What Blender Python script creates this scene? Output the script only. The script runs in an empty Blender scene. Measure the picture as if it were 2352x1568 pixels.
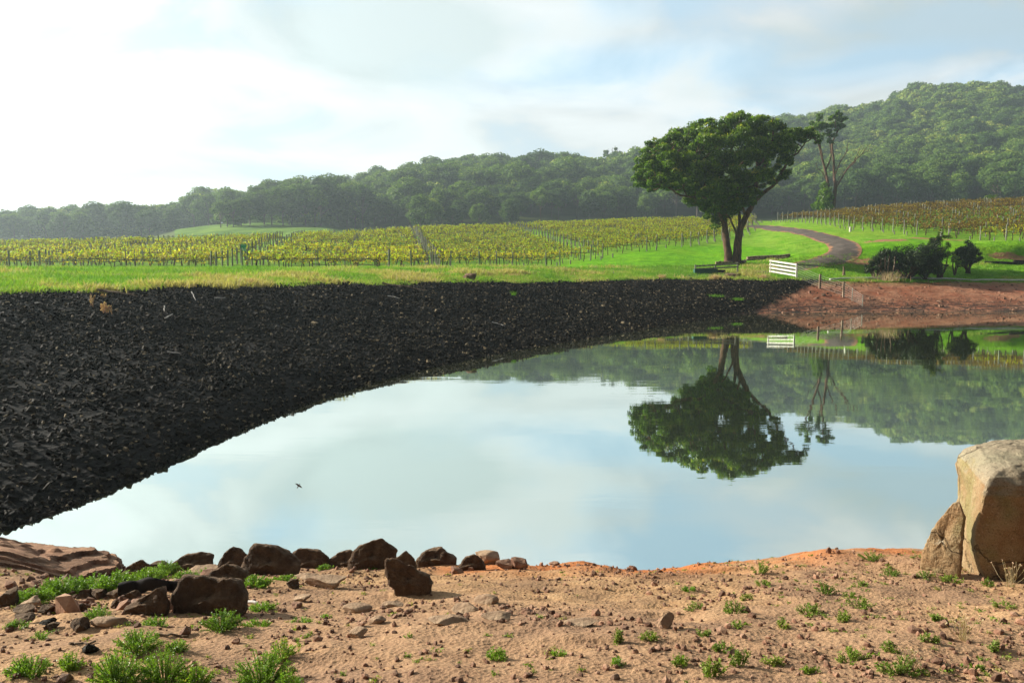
import bpy, math
import numpy as np
from mathutils import Vector, Matrix
rng = np.random.default_rng(7)
sc = bpy.context.scene
C = sc.collection
# ------------------------------------------------------------------ camera, sky, sun, exposure
H = 3.6; FPX = 2352 * 28 / 36; TH = math.atan(184 / FPX)
cam = bpy.data.cameras.new('camera'); camo = bpy.data.objects.new('camera', cam); C.objects.link(camo)
cam.lens = 28; cam.sensor_width = 36; cam.clip_start = 0.1; cam.clip_end = 9000
camo.location = (0, 0, H); camo.rotation_euler = (math.pi / 2 - TH, 0, 0); sc.camera = camo
sc.view_settings.view_transform = 'Standard'; sc.view_settings.look = 'None'
sc.view_settings.exposure = 1.15; sc.view_settings.gamma = 1
SUN_EL = math.radians(24); SUN = Vector((-0.94 * math.cos(SUN_EL), 0.34 * math.cos(SUN_EL), math.sin(SUN_EL))).normalized()
sl = bpy.data.lights.new('sun', 'SUN'); sl.energy = 5.0; sl.angle = math.radians(0.6); sl.color = (1, .93, .80)
so = bpy.data.objects.new('sun', sl); C.objects.link(so); so.rotation_euler = SUN.to_track_quat('Z', 'Y').to_euler()
sc.cycles.volume_bounces = 0; sc.cycles.max_bounces = 6; sc.cycles.transparent_max_bounces = 6

class NT:                                             # tiny node-graph helper
    def __init__(s, tree): s.t = tree; s.t.nodes.clear()
    def n(s, typ, ins=None, **kw):
        nd = s.t.nodes.new(typ)
        for k, v in kw.items(): setattr(nd, k, v)
        for k, v in (ins or {}).items():
            if isinstance(v, bpy.types.NodeSocket): s.t.links.new(v, nd.inputs[k])
            else: nd.inputs[k].default_value = v
        return nd
    def math(s, op, a, b=None, clamp=False):
        ins = {0: a}
        if b is not None: ins[1] = b
        return s.n('ShaderNodeMath', ins, operation=op, use_clamp=clamp).outputs[0]
    def mix(s, f, a, b, bt='MIX'):
        nd = s.n('ShaderNodeMix', None, data_type='RGBA', blend_type=bt)
        for k, v in ((0, f), (6, a), (7, b)):
            if isinstance(v, bpy.types.NodeSocket): s.t.links.new(v, nd.inputs[k])
            else: nd.inputs[k].default_value = v if k == 0 else (*v[:3], 1)
        return nd.outputs[2]
    def rng(s, v, a, b, c=0., d=1., smooth=True):
        nd = s.n('ShaderNodeMapRange', {0: v, 1: a, 2: b, 3: c, 4: d}, interpolation_type='SMOOTHSTEP' if smooth else 'LINEAR')
        return nd.outputs[0]
    def noise(s, vec, scale, detail=4, rough=.55, dist=0.):
        return s.n('ShaderNodeTexNoise', {'Vector': vec, 'Scale': scale, 'Detail': detail, 'Roughness': rough, 'Distortion': dist}).outputs[0]

w = bpy.data.worlds.new('World'); sc.world = w; w.use_nodes = True
g = NT(w.node_tree)
sky = g.n('ShaderNodeTexSky', sky_type='NISHITA', sun_disc=False, sun_elevation=SUN_EL, sun_rotation=math.atan2(SUN.x, SUN.y))
sky.dust_density = 2.0
gen = g.n('ShaderNodeTexCoord').outputs['Generated']
sep = g.n('ShaderNodeSeparateXYZ', {0: gen})
zc = g.math('MAXIMUM', sep.outputs[2], 0.0)
# flatten direction onto a cloud deck so that clouds shrink towards the horizon
den = g.math('ADD', zc, 0.22)
cx = g.math('DIVIDE', sep.outputs[0], den); cy = g.math('DIVIDE', sep.outputs[1], den)
cv = g.n('ShaderNodeCombineXYZ', {0: cx, 1: cy, 2: 3.1}).outputs[0]
n1 = g.noise(cv, 1.9, 8, .55, .5); n2 = g.noise(cv, .5, 3, .5)
wob = g.noise(gen, 3.2, 4, .55)
def blob(px, py, rx, ry):                             # soft-edged patch of sky round one direction
    u, v = (px - 1176) / FPX, (py - 784) / FPX
    d = Vector((u, math.cos(TH) - v * math.sin(TH), -(math.sin(TH) + v * math.cos(TH)))).normalized()
    sub = g.n('ShaderNodeVectorMath', {0: gen, 1: d}, operation='SUBTRACT').outputs[0]
    scl = g.n('ShaderNodeVectorMath', {0: sub, 1: (FPX / rx, FPX / rx, FPX / ry)}, operation='MULTIPLY').outputs[0]
    ln = g.n('ShaderNodeVectorMath', {0: scl}, operation='LENGTH').outputs['Value']
    ln = g.math('ADD', ln, g.math('MULTIPLY', g.math('SUBTRACT', wob, .5), 1.5))
    return g.rng(ln, 1.2, .3)
def acc(lst):
    r = None
    for a, k in lst:
        a = g.math('MULTIPLY', a, k); r = a if r is None else g.math('MAXIMUM', r, a)
    return r
blue = acc([(blob(1480, 160, 420, 80), .95), (blob(1950, 165, 300, 60), .8), (blob(2330, 190, 210, 60), 1.), (blob(1720, 262, 180, 45), .8), (blob(1300, -120, 500, 90), .8), (blob(700, -60, 200, 60), .6), (blob(1150, 185, 220, 60), .4), (blob(1800, 235, 160, 40), .6), (blob(1300, 20, 300, 60), .7)])
blue = g.math('MULTIPLY', blue, g.rng(n1, .66, .44))
blue = g.math('ADD', blue, g.math('MULTIPLY', g.rng(n1, .46, .34), .55), True)
grey = acc([(blob(850, 85, 330, 120), 1.), (blob(2150, 50, 420, 100), .9), (blob(1150, -330, 700, 120), .5), (blob(400, -150, 500, 60), .5), (blob(250, 375, 480, 75), .9), (blob(480, 330, 200, 50), .5), (blob(900, 300, 500, 50), .2)])
grey = g.math('ADD', grey, g.math('MULTIPLY', g.rng(g.noise(cv, .9, 6, .55, .3), .48, .62), .45), True)
skyc = g.n('ShaderNodeBackground', {0: g.mix(1., sky.outputs[0], (.72, .95, 1.25), 'MULTIPLY'), 1: .085})
glow = g.n('ShaderNodeVectorMath', {0: gen, 1: SUN}, operation='DOT_PRODUCT').outputs['Value']
glow = g.rng(glow, .45, 1.0)
bright = g.math('ADD', g.rng(n1, .36, .60, .385, .50), g.math('MULTIPLY', glow, .04))
side = g.math('ADD', sep.outputs[1], g.math('MULTIPLY', sep.outputs[0], -.45))          # brighter towards the sun; unseen sky behind the camera dimmed to deepen shade
bright = g.math('MULTIPLY', bright, g.rng(side, -.35, .45, .10, 1.)); bright = g.math('MULTIPLY', bright, g.rng(sep.outputs[2], .48, .85, 1., .35))  # overhead sky, out of view, dimmed as well for stronger contrast
ccol = g.mix(grey, (.98, 1., .985), (.68, .77, .75))
ccol = g.mix(g.math('MULTIPLY', blue, .95), ccol, (.60, .88, 1.10))
cb = g.n('ShaderNodeBackground', {0: ccol, 1: bright})
mixw = g.n('ShaderNodeMixShader', {0: .93, 1: skyc.outputs[0], 2: cb.outputs[0]})
g.n('ShaderNodeOutputWorld', {0: mixw.outputs[0]})

# ------------------------------------------------------------------ noise + terrain
def _h(ix, iy, iz):
    n = (ix * 374761393 + iy * 668265263 + iz * 2147483647 + 1013904223).astype(np.int64) & 0xffffffff
    n = ((n ^ (n >> 13)) * 1274126177) & 0xffffffff
    n = ((n ^ (n >> 16)) * 2246822519) & 0xffffffff
    return ((n ^ (n >> 15)) & 0xffff) / 65535.0
def vn(x, y, z=0.):
    x, y, z = np.broadcast_arrays(np.asarray(x, float), np.asarray(y, float), np.asarray(z, float))
    ix, iy, iz = np.floor(x).astype(np.int64), np.floor(y).astype(np.int64), np.floor(z).astype(np.int64)
    fx, fy, fz = x - ix, y - iy, z - iz
    fx, fy, fz = fx * fx * (3 - 2 * fx), fy * fy * (3 - 2 * fy), fz * fz * (3 - 2 * fz)
    r = 0
    for a in (0, 1):
        for b in (0, 1):
            for c in (0, 1):
                r = r + _h(ix + a, iy + b, iz + c) * (fx if a else 1 - fx) * (fy if b else 1 - fy) * (fz if c else 1 - fz)
    return r * 2 - 1
def fbm(x, y, z=0., o=4, rough=.5):
    r = 0; a = 1; f = 1
    for i in range(o): r = r + a * vn(np.asarray(x) * f + i * 17.3, np.asarray(y) * f + i * 7.7, np.asarray(z) * f); a *= rough; f *= 2.03
    return r
CT, ST = math.cos(TH), math.sin(TH)
def ray(px, py):
    u, v = (px - 1176) / FPX, (py - 784) / FPX
    fy = CT - v * ST
    return u / fy, -(ST + v * CT) / fy               # x per metre of depth, z per metre of depth
def pt(px, py, Y):
    a, b = ray(px, py); return np.array([a * Y, Y, H + b * Y])
def pchip_d(X, Y):                                    # vectorised monotone slopes; X,Y (...,K)
    h = np.diff(X, axis=-1); d = np.diff(Y, axis=-1) / np.maximum(h, 1e-6)
    m = np.zeros_like(Y); w1 = 2 * h[..., 1:] + h[..., :-1]; w2 = h[..., 1:] + 2 * h[..., :-1]
    s = (d[..., 1:] * d[..., :-1]) > 0
    dd = np.where(s, (w1 + w2) / (w1 / np.where(s, d[..., :-1], 1) + w2 / np.where(s, d[..., 1:], 1)), 0)
    m[..., 1:-1] = dd; m[..., 0] = d[..., 0]; m[..., -1] = d[..., -1]
    return m
def pchip(X, Y, q):
    m = pchip_d(X, Y); q = np.clip(q, X[0], X[-1]); i = np.clip(np.searchsorted(X, q) - 1, 0, len(X) - 2)
    h = X[i + 1] - X[i]; t = (q - X[i]) / h
    return (2*t**3-3*t*t+1)*Y[i] + (t**3-2*t*t+t)*h*m[i] + (-2*t**3+3*t*t)*Y[i+1] + (t**3-t*t)*h*m[i+1]
UD = np.linspace(-1.0, 1.0, 801)
def feat(samples, mode='p'):
    us, Ys, zs = [], [], []
    for px, Y, v in samples:
        if mode == 'p': p = pt(px, v, Y); us.append(p[0] / Y); Ys.append(Y); zs.append(p[2])
        elif mode == 'w': a, b = ray(px, v); Y = -H / b; us.append(a); Ys.append(Y); zs.append(0.)
        else: us.append((px - 1176) / FPX); Ys.append(Y); zs.append(v)
    us, Ys, zs = map(np.array, (us, Ys, zs))
    return pchip(us, Ys, UD), pchip(us, zs, UD)
one = np.ones_like(UD)
F = []
F.append((-30 * one, 2.6 * one)); F.append((1.0 * one, 2.1 * one)); F.append((3.1 * one, 1.88 * one)); F.append((5.3 * one, 1.26 * one))
edge = feat([(-700,6.0,1200),(0,8.3,1262),(200,8,1322),(600,8,1306),(1200,8,1308),(1350,8.1,1297),(1450,8,1308),(1700,8.2,1292),(1900,8.5,1269),(2170,8.8,1258),(2352,9,1254),(3000,9.5,1244)])
F.append(edge)
nw = edge[0] + .9; F.append((nw, -.02 * one))
fw = feat([(-700,0,1330),(-300,0,1290),(0,0,1216),(150,0,1166),(300,0,1105),(540,0,992),(820,0,888),(1100,0,820),(1400,0,769),(1560,0,743),(1720,0,722),(1850,0,717),(2352,0,715),(3000,0,715)], 'w')
fwY = np.maximum(fw[0], nw + .5)
dd = fwY - nw
F.append((nw + .35 * dd, -np.minimum(1.2, .2 * dd))); F.append((nw + .7 * dd, -np.minimum(1.2, .15 * dd))); F.append((fwY, 0 * one))
crest = feat([(-700,16,700),(-300,19,685),(0,23,672),(300,27,664),(600,33,657),(1000,43,650),(1200,49,648),(1400,57.5,643.5),(1600,63.5,641.5),(1800,64,642),(1900,65,644),(2100,66,646),(2352,67,647),(3000,66,647)])
rightness = np.clip((UD - .3) / .08, 0, 1)
mz = (.5 + .0 * rightness)
F.append((fwY * (1 - .5) + crest[0] * .5, crest[1] * mz)); F.append(crest)
F.append(feat([(-700,38,620),(0,42,618),(300,45,617.5),(600,50,617),(1000,57,616),(1200,60,617),(1400,69,621),(1600,73,620),(1700,75.5,611),(1850,76,610),(2100,78,606),(2352,80,600),(3000,85,590)]))
F.append(feat([(-700,56,626),(0,60,624),(600,62,622),(1000,67,619),(1234,79,613),(1394,87,591),(1559,95,566),(1700,94,568),(1850,81,588),(1941,83,571),(2103,84,560),(2352,82,560),(3000,86,556)]))
F.append(feat([(-700,80,602),(0,80,600),(655,78,593),(943,92,583),(1184,105,573),(1400,112,550),(1560,116,540),(1700,110,545),(1850,103,534),(1973,102,528),(2103,91,542),(2257,89,549),(2352,88,548),(3000,94,540)]))
F.append(feat([(-700,100,582),(0,100,578),(300,97,573),(655,95,564),(800,110,555),(943,125,541),(1184,138,531),(1500,145,518),(1740,150,510),(2000,142,490),(2352,137,471),(3000,137,450)]))
F.append(feat([(-700,180,572),(0,170,572),(300,170,566),(430,170,557),(600,160,549),(740,165,545),(943,190,543),(1184,210,530),(1500,225,515),(1740,240,512),(2000,235,502),(2352,235,492),(3000,235,470)]))
F.append(feat([(-700,260,552),(0,260,554),(300,260,552),(430,255,526),(600,255,515),(740,255,519),(800,270,524),(943,265,512),(1184,290,490),(1400,310,482),(1600,335,470),(1790,360,440),(2000,370,405),(2200,370,380),(2352,370,365),(3000,370,350)]))
F.append(feat([(-700,340,546),(0,340,546),(300,340,540),(560,330,510),(620,330,496),(740,330,500),(800,360,482),(950,380,448),(1050,400,436),(1184,400,436),(1300,400,432),(1400,410,438),(1500,440,405),(1790,500,330),(1900,560,303),(2000,560,289),(2100,560,256),(2200,560,246),(2352,560,252),(3000,560,250)]))
F.append((F[-1][0] + 160, F[-1][1] - 14 * np.clip((UD + .35) / .1, .1, 1))); F.append((860 * one, F[-2][1] * .5)); F.append((960 * one, F[-3][1] * .3))
KY = np.array([f[0] for f in F]).T; KZ = np.array([f[1] for f in F]).T      # (801,K)
KM = pchip_d(KY, KZ); NK = KY.shape[1]
def knots(u):
    t = (np.clip(u, -1, 1) + 1) * 400; i = np.clip(t.astype(int), 0, 799); f = (t - i)[:, None]
    return KY[i]*(1-f)+KY[i+1]*f, KZ[i]*(1-f)+KZ[i+1]*f, KM[i]*(1-f)+KM[i+1]*f
def near_mask(Y, ky): return np.clip((ky[:, 5] + .4 - Y) / .8, 0, 1)
def gz(x, y):
    x = np.atleast_1d(np.asarray(x, float)); y = np.atleast_1d(np.asarray(y, float))
    u = x / np.maximum(y, 3.0); ky, kz, km = knots(u)
    i = np.clip((y[:, None] >= ky).sum(1) - 1, 0, NK - 2); r = np.arange(len(x))
    h = np.maximum(ky[r, i+1] - ky[r, i], 1e-6); t = np.clip((y - ky[r, i]) / h, 0, 1)
    z = (2*t**3-3*t*t+1)*kz[r,i] + (t**3-2*t*t+t)*h*km[r,i] + (-2*t**3+3*t*t)*kz[r,i+1] + (t**3-t*t)*h*km[r,i+1]
    m = near_mask(y, ky)
    if m.max() > 0:
        a = fbm(x * .9, y * .9, 1., 3) * .05 + fbm(x * 3.1, y * 4.2, 5., 3) * .016
        st = vn(x * 1.6 + 3, y * 5.5, 9.); a += np.clip(st, 0.1, .5) * .05          # low sandstone ledges
        a += fbm(x * 13, y * 15, 2., 3, .6) * .0032 + np.abs(vn(x * 34, y * 34, 4.)) * .004 * (vn(x * 2, y * 2, 8) > -.2)
        z = z + a * m
    far = np.clip((y - fwz(u)) / 3, 0, 1)
    z = z + far * (fbm(x * .35, y * .35, 3., 3) * .07 + fbm(x * 1.7, y * 1.7, 6., 2) * .03)
    return z
def fwz(u): return np.interp(np.clip(u, -1, 1), UD, fwY)
def g1(x, y): return float(gz([x], [y])[0])
def hit(px, py, y0=2.5, y1=700):
    a, b = ray(px, py); Y = np.exp(np.linspace(math.log(y0), math.log(y1), 2500)); z = gz(a * Y, Y)
    below = (H + b * Y) < z
    i = int(np.argmax(below)) if below.any() else len(Y) - 1
    return np.array([a * Y[i], Y[i], z[i]])
def shore(px, py):                                     # like hit, but never beyond the rim of the near bank
    h = hit(px, py)
    if py > 1240:
        a, b = ray(px, py); ye = float(np.interp(a, UD, edge[0])) + .12
        if h[1] > ye: h = np.array([a * ye, ye, g1(a * ye, ye)])
    return h
def ppx(d, n_px): return n_px / FPX * d               # pixels of the photo at depth d, in metres

# ------------------------------------------------------------------ mesh helpers
class Geo:
    def __init__(s): s.v = []; s.f3 = []; s.f4 = []; s.a = []; s.n = 0
    def add(s, v, f, tint=0.5):
        v = np.asarray(v, float); f = np.asarray(f, int)
        if f.ndim == 1: f = f.reshape(1, -1)
        (s.f3 if f.shape[1] == 3 else s.f4).append(f + s.n); s.v.append(v)
        s.a.append(np.broadcast_to(np.asarray(tint, float), (len(v),))); s.n += len(v); return s
    def add2(s, G, M=None, off=(0, 0, 0), tint=None):
        for k, f in enumerate(G.f3): s.f3.append(f + s.n)
        for k, f in enumerate(G.f4): s.f4.append(f + s.n)
        v = np.concatenate(G.v); v = (v @ M.T if M is not None else v) + np.asarray(off)
        s.v.append(v); a = np.concatenate(G.a); s.a.append(a if tint is None else np.clip(a + tint, 0, 1)); s.n += len(v); return s
    def arrays(s):
        v = np.concatenate(s.v); a = np.concatenate(s.a)
        f3 = np.concatenate(s.f3) if s.f3 else np.zeros((0, 3), int); f4 = np.concatenate(s.f4) if s.f4 else np.zeros((0, 4), int)
        return v, f3, f4, a
    def mesh(s, name, mat, smooth=False):
        v, f3, f4, a = s.arrays(); return mk(name, v, f3, f4, mat, {'tint': a}, smooth)
def mk(name, v, f3, f4, mat, attrs=None, smooth=False):
    me = bpy.data.meshes.new(name); me.vertices.add(len(v)); me.vertices.foreach_set('co', np.asarray(v, np.float32).ravel())
    nl = len(f3) * 3 + len(f4) * 4; me.loops.add(nl)
    me.loops.foreach_set('vertex_index', np.concatenate([f3.ravel(), f4.ravel()]).astype(np.int32))
    me.polygons.add(len(f3) + len(f4))
    me.polygons.foreach_set('loop_start', np.concatenate([np.arange(len(f3)) * 3, len(f3) * 3 + np.arange(len(f4)) * 4]).astype(np.int32))
    me.update(calc_edges=True)
    me.polygons.foreach_set('use_smooth', np.full(len(me.polygons), smooth))
    for k, a in (attrs or {}).items():
        at = me.attributes.new(k, 'FLOAT', 'POINT'); at.data.foreach_set('value', np.asarray(a, np.float32))
    if mat: me.materials.append(mat)
    me.update(); return me
def ob(name, me, parent=None, loc=(0, 0, 0), rz=0., s=1.):
    o = bpy.data.objects.new(name, me); C.objects.link(o); o.location = tuple(float(c) for c in loc); o.rotation_euler = (0, 0, rz)
    o.scale = (s, s, s) if np.isscalar(s) else s
    if parent: o.parent = parent
    return o
def tag(o, label=None, cat=None, group=None, kind=None):
    for k, v in (('label', label), ('category', cat), ('group', group), ('kind', kind)):
        if v: o[k] = v
    return o
def thing(name, label, cat, loc=(0, 0, 0), rz=0., group=None, s=1.): return tag(ob(name, None, None, loc, rz, s), label, cat, group)
def tube(G, P, R, sides=6, tint=.5, cap=True):
    P = np.asarray(P, float); n = len(P); R = np.broadcast_to(np.asarray(R, float), (n,))
    T = np.gradient(P, axis=0); T /= np.linalg.norm(T, axis=1)[:, None] + 1e-9
    ref = np.array([0, 1, .02]) if abs(T[0][1]) < .9 else np.array([1, 0, .02])
    A = np.cross(T, ref); A /= np.linalg.norm(A, axis=1)[:, None] + 1e-9; B = np.cross(T, A)
    th = np.arange(sides) * 2 * math.pi / sides
    V = P[:, None] + R[:, None, None] * (np.cos(th)[None, :, None] * A[:, None] + np.sin(th)[None, :, None] * B[:, None])
    idx = np.arange(n * sides).reshape(n, sides); a, b = idx[:-1], idx[1:]
    f = np.stack([a, np.roll(a, -1, 1), np.roll(b, -1, 1), b], -1).reshape(-1, 4)
    V = V.reshape(-1, 3); G.add(V, f, tint)
    if cap:
        for k, o in ((0, 0), (n - 1, 1)):
            c = np.vstack([V[k*sides:(k+1)*sides], P[k]]); j = np.arange(sides); nx = (j + 1) % sides
            G.add(c, np.stack([j, nx, np.full(sides, sides)], 1) if o else np.stack([nx, j, np.full(sides, sides)], 1), tint)
    return G
def smooth_path(P, n=3):
    P = np.asarray(P, float); t = np.arange(len(P)); q = np.linspace(0, len(P) - 1, (len(P) - 1) * n + 1)
    return np.stack([pchip(t.astype(float), P[:, k], q) for k in range(P.shape[1])], 1)
BOXF = np.array([[0,3,2,1],[4,5,6,7],[0,1,5,4],[1,2,6,5],[2,3,7,6],[3,0,4,7]])
def box(G, c, s, rot=None, tint=.5):
    x, y, z = np.asarray(s) / 2; v = np.array([[-x,-y,-z],[x,-y,-z],[x,y,-z],[-x,y,-z],[-x,-y,z],[x,-y,z],[x,y,z],[-x,y,z]])
    if rot is not None: v = v @ rot.T
    return G.add(v + np.asarray(c), BOXF, tint)
def rotz(a): c, s = math.cos(a), math.sin(a); return np.array([[c,-s,0],[s,c,0],[0,0,1.]])
def plank(G, p, q, w, h, tint=.5):                    # rectangular bar from p to q (w horizontal thickness, h height)
    p, q = np.asarray(p, float), np.asarray(q, float); d = q - p; L = np.linalg.norm(d); d /= L
    s = np.cross(d, [0, 0, 1]); s /= np.linalg.norm(s); up = np.cross(s, d)
    return box(G, (p + q) / 2, (L, w, h), np.stack([d, s * -1, up], 1), tint)
def ico(sub=2):
    import bmesh
    bm = bmesh.new(); bmesh.ops.create_icosphere(bm, subdivisions=sub, radius=1)
    v = np.array([x.co[:] for x in bm.verts]); f = np.array([[x.index for x in fa.verts] for fa in bm.faces]); bm.free(); return v, f
ICO = {k: ico(k) for k in (1, 2, 3, 4, 5)}
def randrot(r):
    q = r.normal(size=4); q /= np.linalg.norm(q); a, b, c, d = q
    return np.array([[1-2*(c*c+d*d),2*(b*c-a*d),2*(b*d+a*c)],[2*(b*c+a*d),1-2*(b*b+d*d),2*(c*d-a*b)],[2*(b*d-a*c),2*(c*d+a*b),1-2*(b*b+c*c)]])
def rockv(seed, sub=3, cuts=9, rough=.05, lo=.55, hi=.92, strata=0.):
    r = np.random.default_rng(seed); v, f = ICO[sub]; v = v.copy()
    if cuts > 6: v = np.sign(v) * np.abs(v) ** .72; v /= np.abs(v).max()
    for _ in range(cuts + 7 if cuts > 6 else cuts):
        n = r.normal(size=3); n /= np.linalg.norm(n); d = r.uniform(lo - .04, hi); k = v @ n
        v = np.where((k > d)[:, None], v - (k - d)[:, None] * n * .93, v)
    if rough > 0:
        nn = v / (np.linalg.norm(v, axis=1)[:, None] + 1e-9); s = seed * 3.1
        v = v + nn * (fbm(v[:,0]*2.2+s, v[:,1]*2.2, v[:,2]*2.2, 4, .55) * rough * 1.5)[:, None]
    if strata: v[:, 0] *= 1 + strata * np.sign(np.sin(v[:, 2] * 14)) * .5
    return v, f
# ------------------------------------------------------------------ materials
def mat(name, build):
    m = bpy.data.materials.new(name); m.use_nodes = True; g = NT(m.node_tree)
    out = build(g); g.n('ShaderNodeOutputMaterial', {0: out}); return m
def pr(g, col, rough=.9, spec=.2, normal=None, **k):
    ins = {'Base Color': col if isinstance(col, bpy.types.NodeSocket) else (*col, 1), 'Roughness': rough, 'Specular IOR Level': spec}
    if normal is not None: ins['Normal'] = normal
    ins.update(k); return g.n('ShaderNodeBsdfPrincipled', ins).outputs[0]
def attr(g, n): return g.n('ShaderNodeAttribute', attribute_name=n).outputs['Fac']
def opos(g): return g.n('ShaderNodeTexCoord').outputs['Object']
def wpos(g): return g.n('ShaderNodeNewGeometry').outputs['Position']
def bump(g, h, dist, st=1.): return g.n('ShaderNodeBump', {'Height': h, 'Distance': dist, 'Strength': st}).outputs[0]
def orand(g): return g.n('ShaderNodeObjectInfo').outputs['Random']
def leafmat(name, c1, c2, c3=None, trans=.45, rough=.6, ovar=.3, spec=.25):
    def b(g):
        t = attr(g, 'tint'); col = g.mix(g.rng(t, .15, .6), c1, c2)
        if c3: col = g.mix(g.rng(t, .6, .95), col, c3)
        o = orand(g); col = g.mix(1., col, g.mix(o, (1 - ovar, 1 - ovar*.8, 1 - ovar*.6), (1 + ovar, 1 + ovar * .7, 1 + ovar * .1)), 'MULTIPLY')
        p = pr(g, col, rough, spec); tr = g.n('ShaderNodeBsdfTranslucent', {0: g.mix(1., col, (1.15, 1.35, .6), 'MULTIPLY')}).outputs[0]
        return g.n('ShaderNodeMixShader', {0: trans, 1: p, 2: tr}).outputs[0]
    return mat(name, b)
def barkmat(name, c1, c2, sc_=6., ):
    def b(g):
        n = g.noise(g.n('ShaderNodeMapping', {0: opos(g), 3: (1, 1, .25)}).outputs[0], sc_, 5, .65)
        return pr(g, g.mix(g.rng(n, .35, .65), c1, c2), .9, .15, bump(g, n, .05, .8))
    return mat(name, b)
def rockmat(name, c1, c2, c3, sc_=3., bd=.02, rough=.85, spec=.3, ovar=.0):
    def b(g):
        p = opos(g); n = g.noise(p, sc_, 6, .62); n2 = g.noise(p, sc_ * 5.5, 5, .7); n3 = g.noise(p, sc_ * .6, 2)
        col = g.mix(g.rng(n, .35, .65), c1, c2); col = g.mix(g.math('MULTIPLY', g.rng(n3, .5, .7), .7), col, c3)
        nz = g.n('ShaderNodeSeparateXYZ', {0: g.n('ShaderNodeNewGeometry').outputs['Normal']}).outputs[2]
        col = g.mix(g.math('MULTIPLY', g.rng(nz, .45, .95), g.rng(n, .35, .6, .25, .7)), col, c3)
        col = g.mix(g.rng(n2, .3, .75, .0, .55), col, g.mix(1., col, (.5, .5, .5), 'MULTIPLY'))
        t = attr(g, 'tint'); col = g.mix(1., col, g.n('ShaderNodeCombineColor', {0: g.rng(t, 0, 1, .6, 1.4), 1: g.rng(t, 0, 1, .6, 1.4), 2: g.rng(t, 0, 1, .6, 1.4)}).outputs[0], 'MULTIPLY')
        h = g.math('ADD', n, g.math('MULTIPLY', n2, .6))
        return pr(g, col, rough, spec, bump(g, h, bd, 1.))
    return mat(name, b)
def soil_b(g):
    p = wpos(g); a = attr(g, 'wet'); n = g.noise(p, 1.1, 5, .6); n2 = g.noise(p, 9., 5, .65); n3 = g.noise(p, 45., 4, .7)
    col = g.mix(g.rng(n2, .35, .68), (.39, .23, .115), (.53, .335, .175))
    col = g.mix(g.rng(n, .46, .62, 0, .9), col, (.28, .17, .095)); col = g.mix(g.rng(g.noise(p, .35, 3, .5), .45, .6, 0, .5), col, (.33, .20, .13))
    red = g.math('MULTIPLY', g.rng(a, .25, .9), g.rng(n, .25, .52)); col = g.mix(red, col, (.50, .175, .055))
    st = g.noise(g.n('ShaderNodeMapping', {0: p, 3: (1.3, 6., 1.3)}).outputs[0], 1.4, 4, .6)
    col = g.mix(g.rng(st, .62, .72, 0, .6), col, (.50, .30, .15))
    v = g.n('ShaderNodeTexVoronoi', {'Vector': g.n('ShaderNodeVectorMath', {0: p, 1: g.n('ShaderNodeCombineXYZ', {0: g.math('MULTIPLY', n3, .03)}).outputs[0]}, operation='ADD').outputs[0], 'Scale': 42.}).outputs['Distance']
    col = g.mix(g.rng(g.math('ADD', v, g.math('MULTIPLY', n2, -.35)), .02, -.06, 0, .8), col, (.13, .065, .045))
    col = g.mix(g.rng(n3, .3, .75, .0, .5), col, g.mix(1., col, (.62, .56, .52), 'MULTIPLY'))
    h = g.math('ADD', g.math('MULTIPLY', n2, 1.2), g.math('ADD', n3, g.math('MULTIPLY', v, .8)))
    return pr(g, col, .93, .15, bump(g, h, .010, 1.))
M_soil = mat('sandy_soil', soil_b)
def bank_b(g):
    p = wpos(g); k = attr(g, 'wet'); n = g.noise(p, .5, 4, .6); n2 = g.noise(p, 3.5, 5, .65)
    sx = g.n('ShaderNodeMapping', {0: p, 3: (.5, .5, 9.)}).outputs[0]; tr = g.noise(sx, 1.6, 3, .6)
    col = g.mix(g.rng(n, .3, .65), (.27, .09, .045), (.36, .175, .10)); col = g.mix(g.rng(n2, .5, .75, 0, .6), col, (.13, .055, .035))
    hz = g.n('ShaderNodeSeparateXYZ', {0: p}).outputs[2]
    col = g.mix(g.math('MULTIPLY', g.rng(hz, .75, .15), g.rng(tr, .42, .56)), col, (.05, .032, .022))
    grs = g.math('MULTIPLY', g.rng(hz, 1.5, 2.1), g.rng(n2, .35, .6)); col = g.mix(grs, col, (.09, .15, .02))
    vo = g.n('ShaderNodeTexVoronoi', {'Vector': g.n('ShaderNodeVectorMath', {0: g.n('ShaderNodeMapping', {0: p, 3: (1., .6, 2.5)}).outputs[0], 1: g.n('ShaderNodeCombineXYZ', {0: n2, 1: n2}).outputs[0]}, operation='ADD').outputs[0], 'Scale': 1.5}, feature='DISTANCE_TO_EDGE').outputs['Distance']
    col = g.mix(g.math('MULTIPLY', g.math('MULTIPLY', g.rng(vo, .10, .02), g.rng(hz, 1.1, .5)), .85), col, (.045, .025, .018))
    col = g.mix(k, (.005, .0045, .004), col)
    return pr(g, col, .9, .15, bump(g, g.math('ADD', n2, tr), .10, 1.))
M_bank = mat('bank_soil', bank_b)
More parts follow.
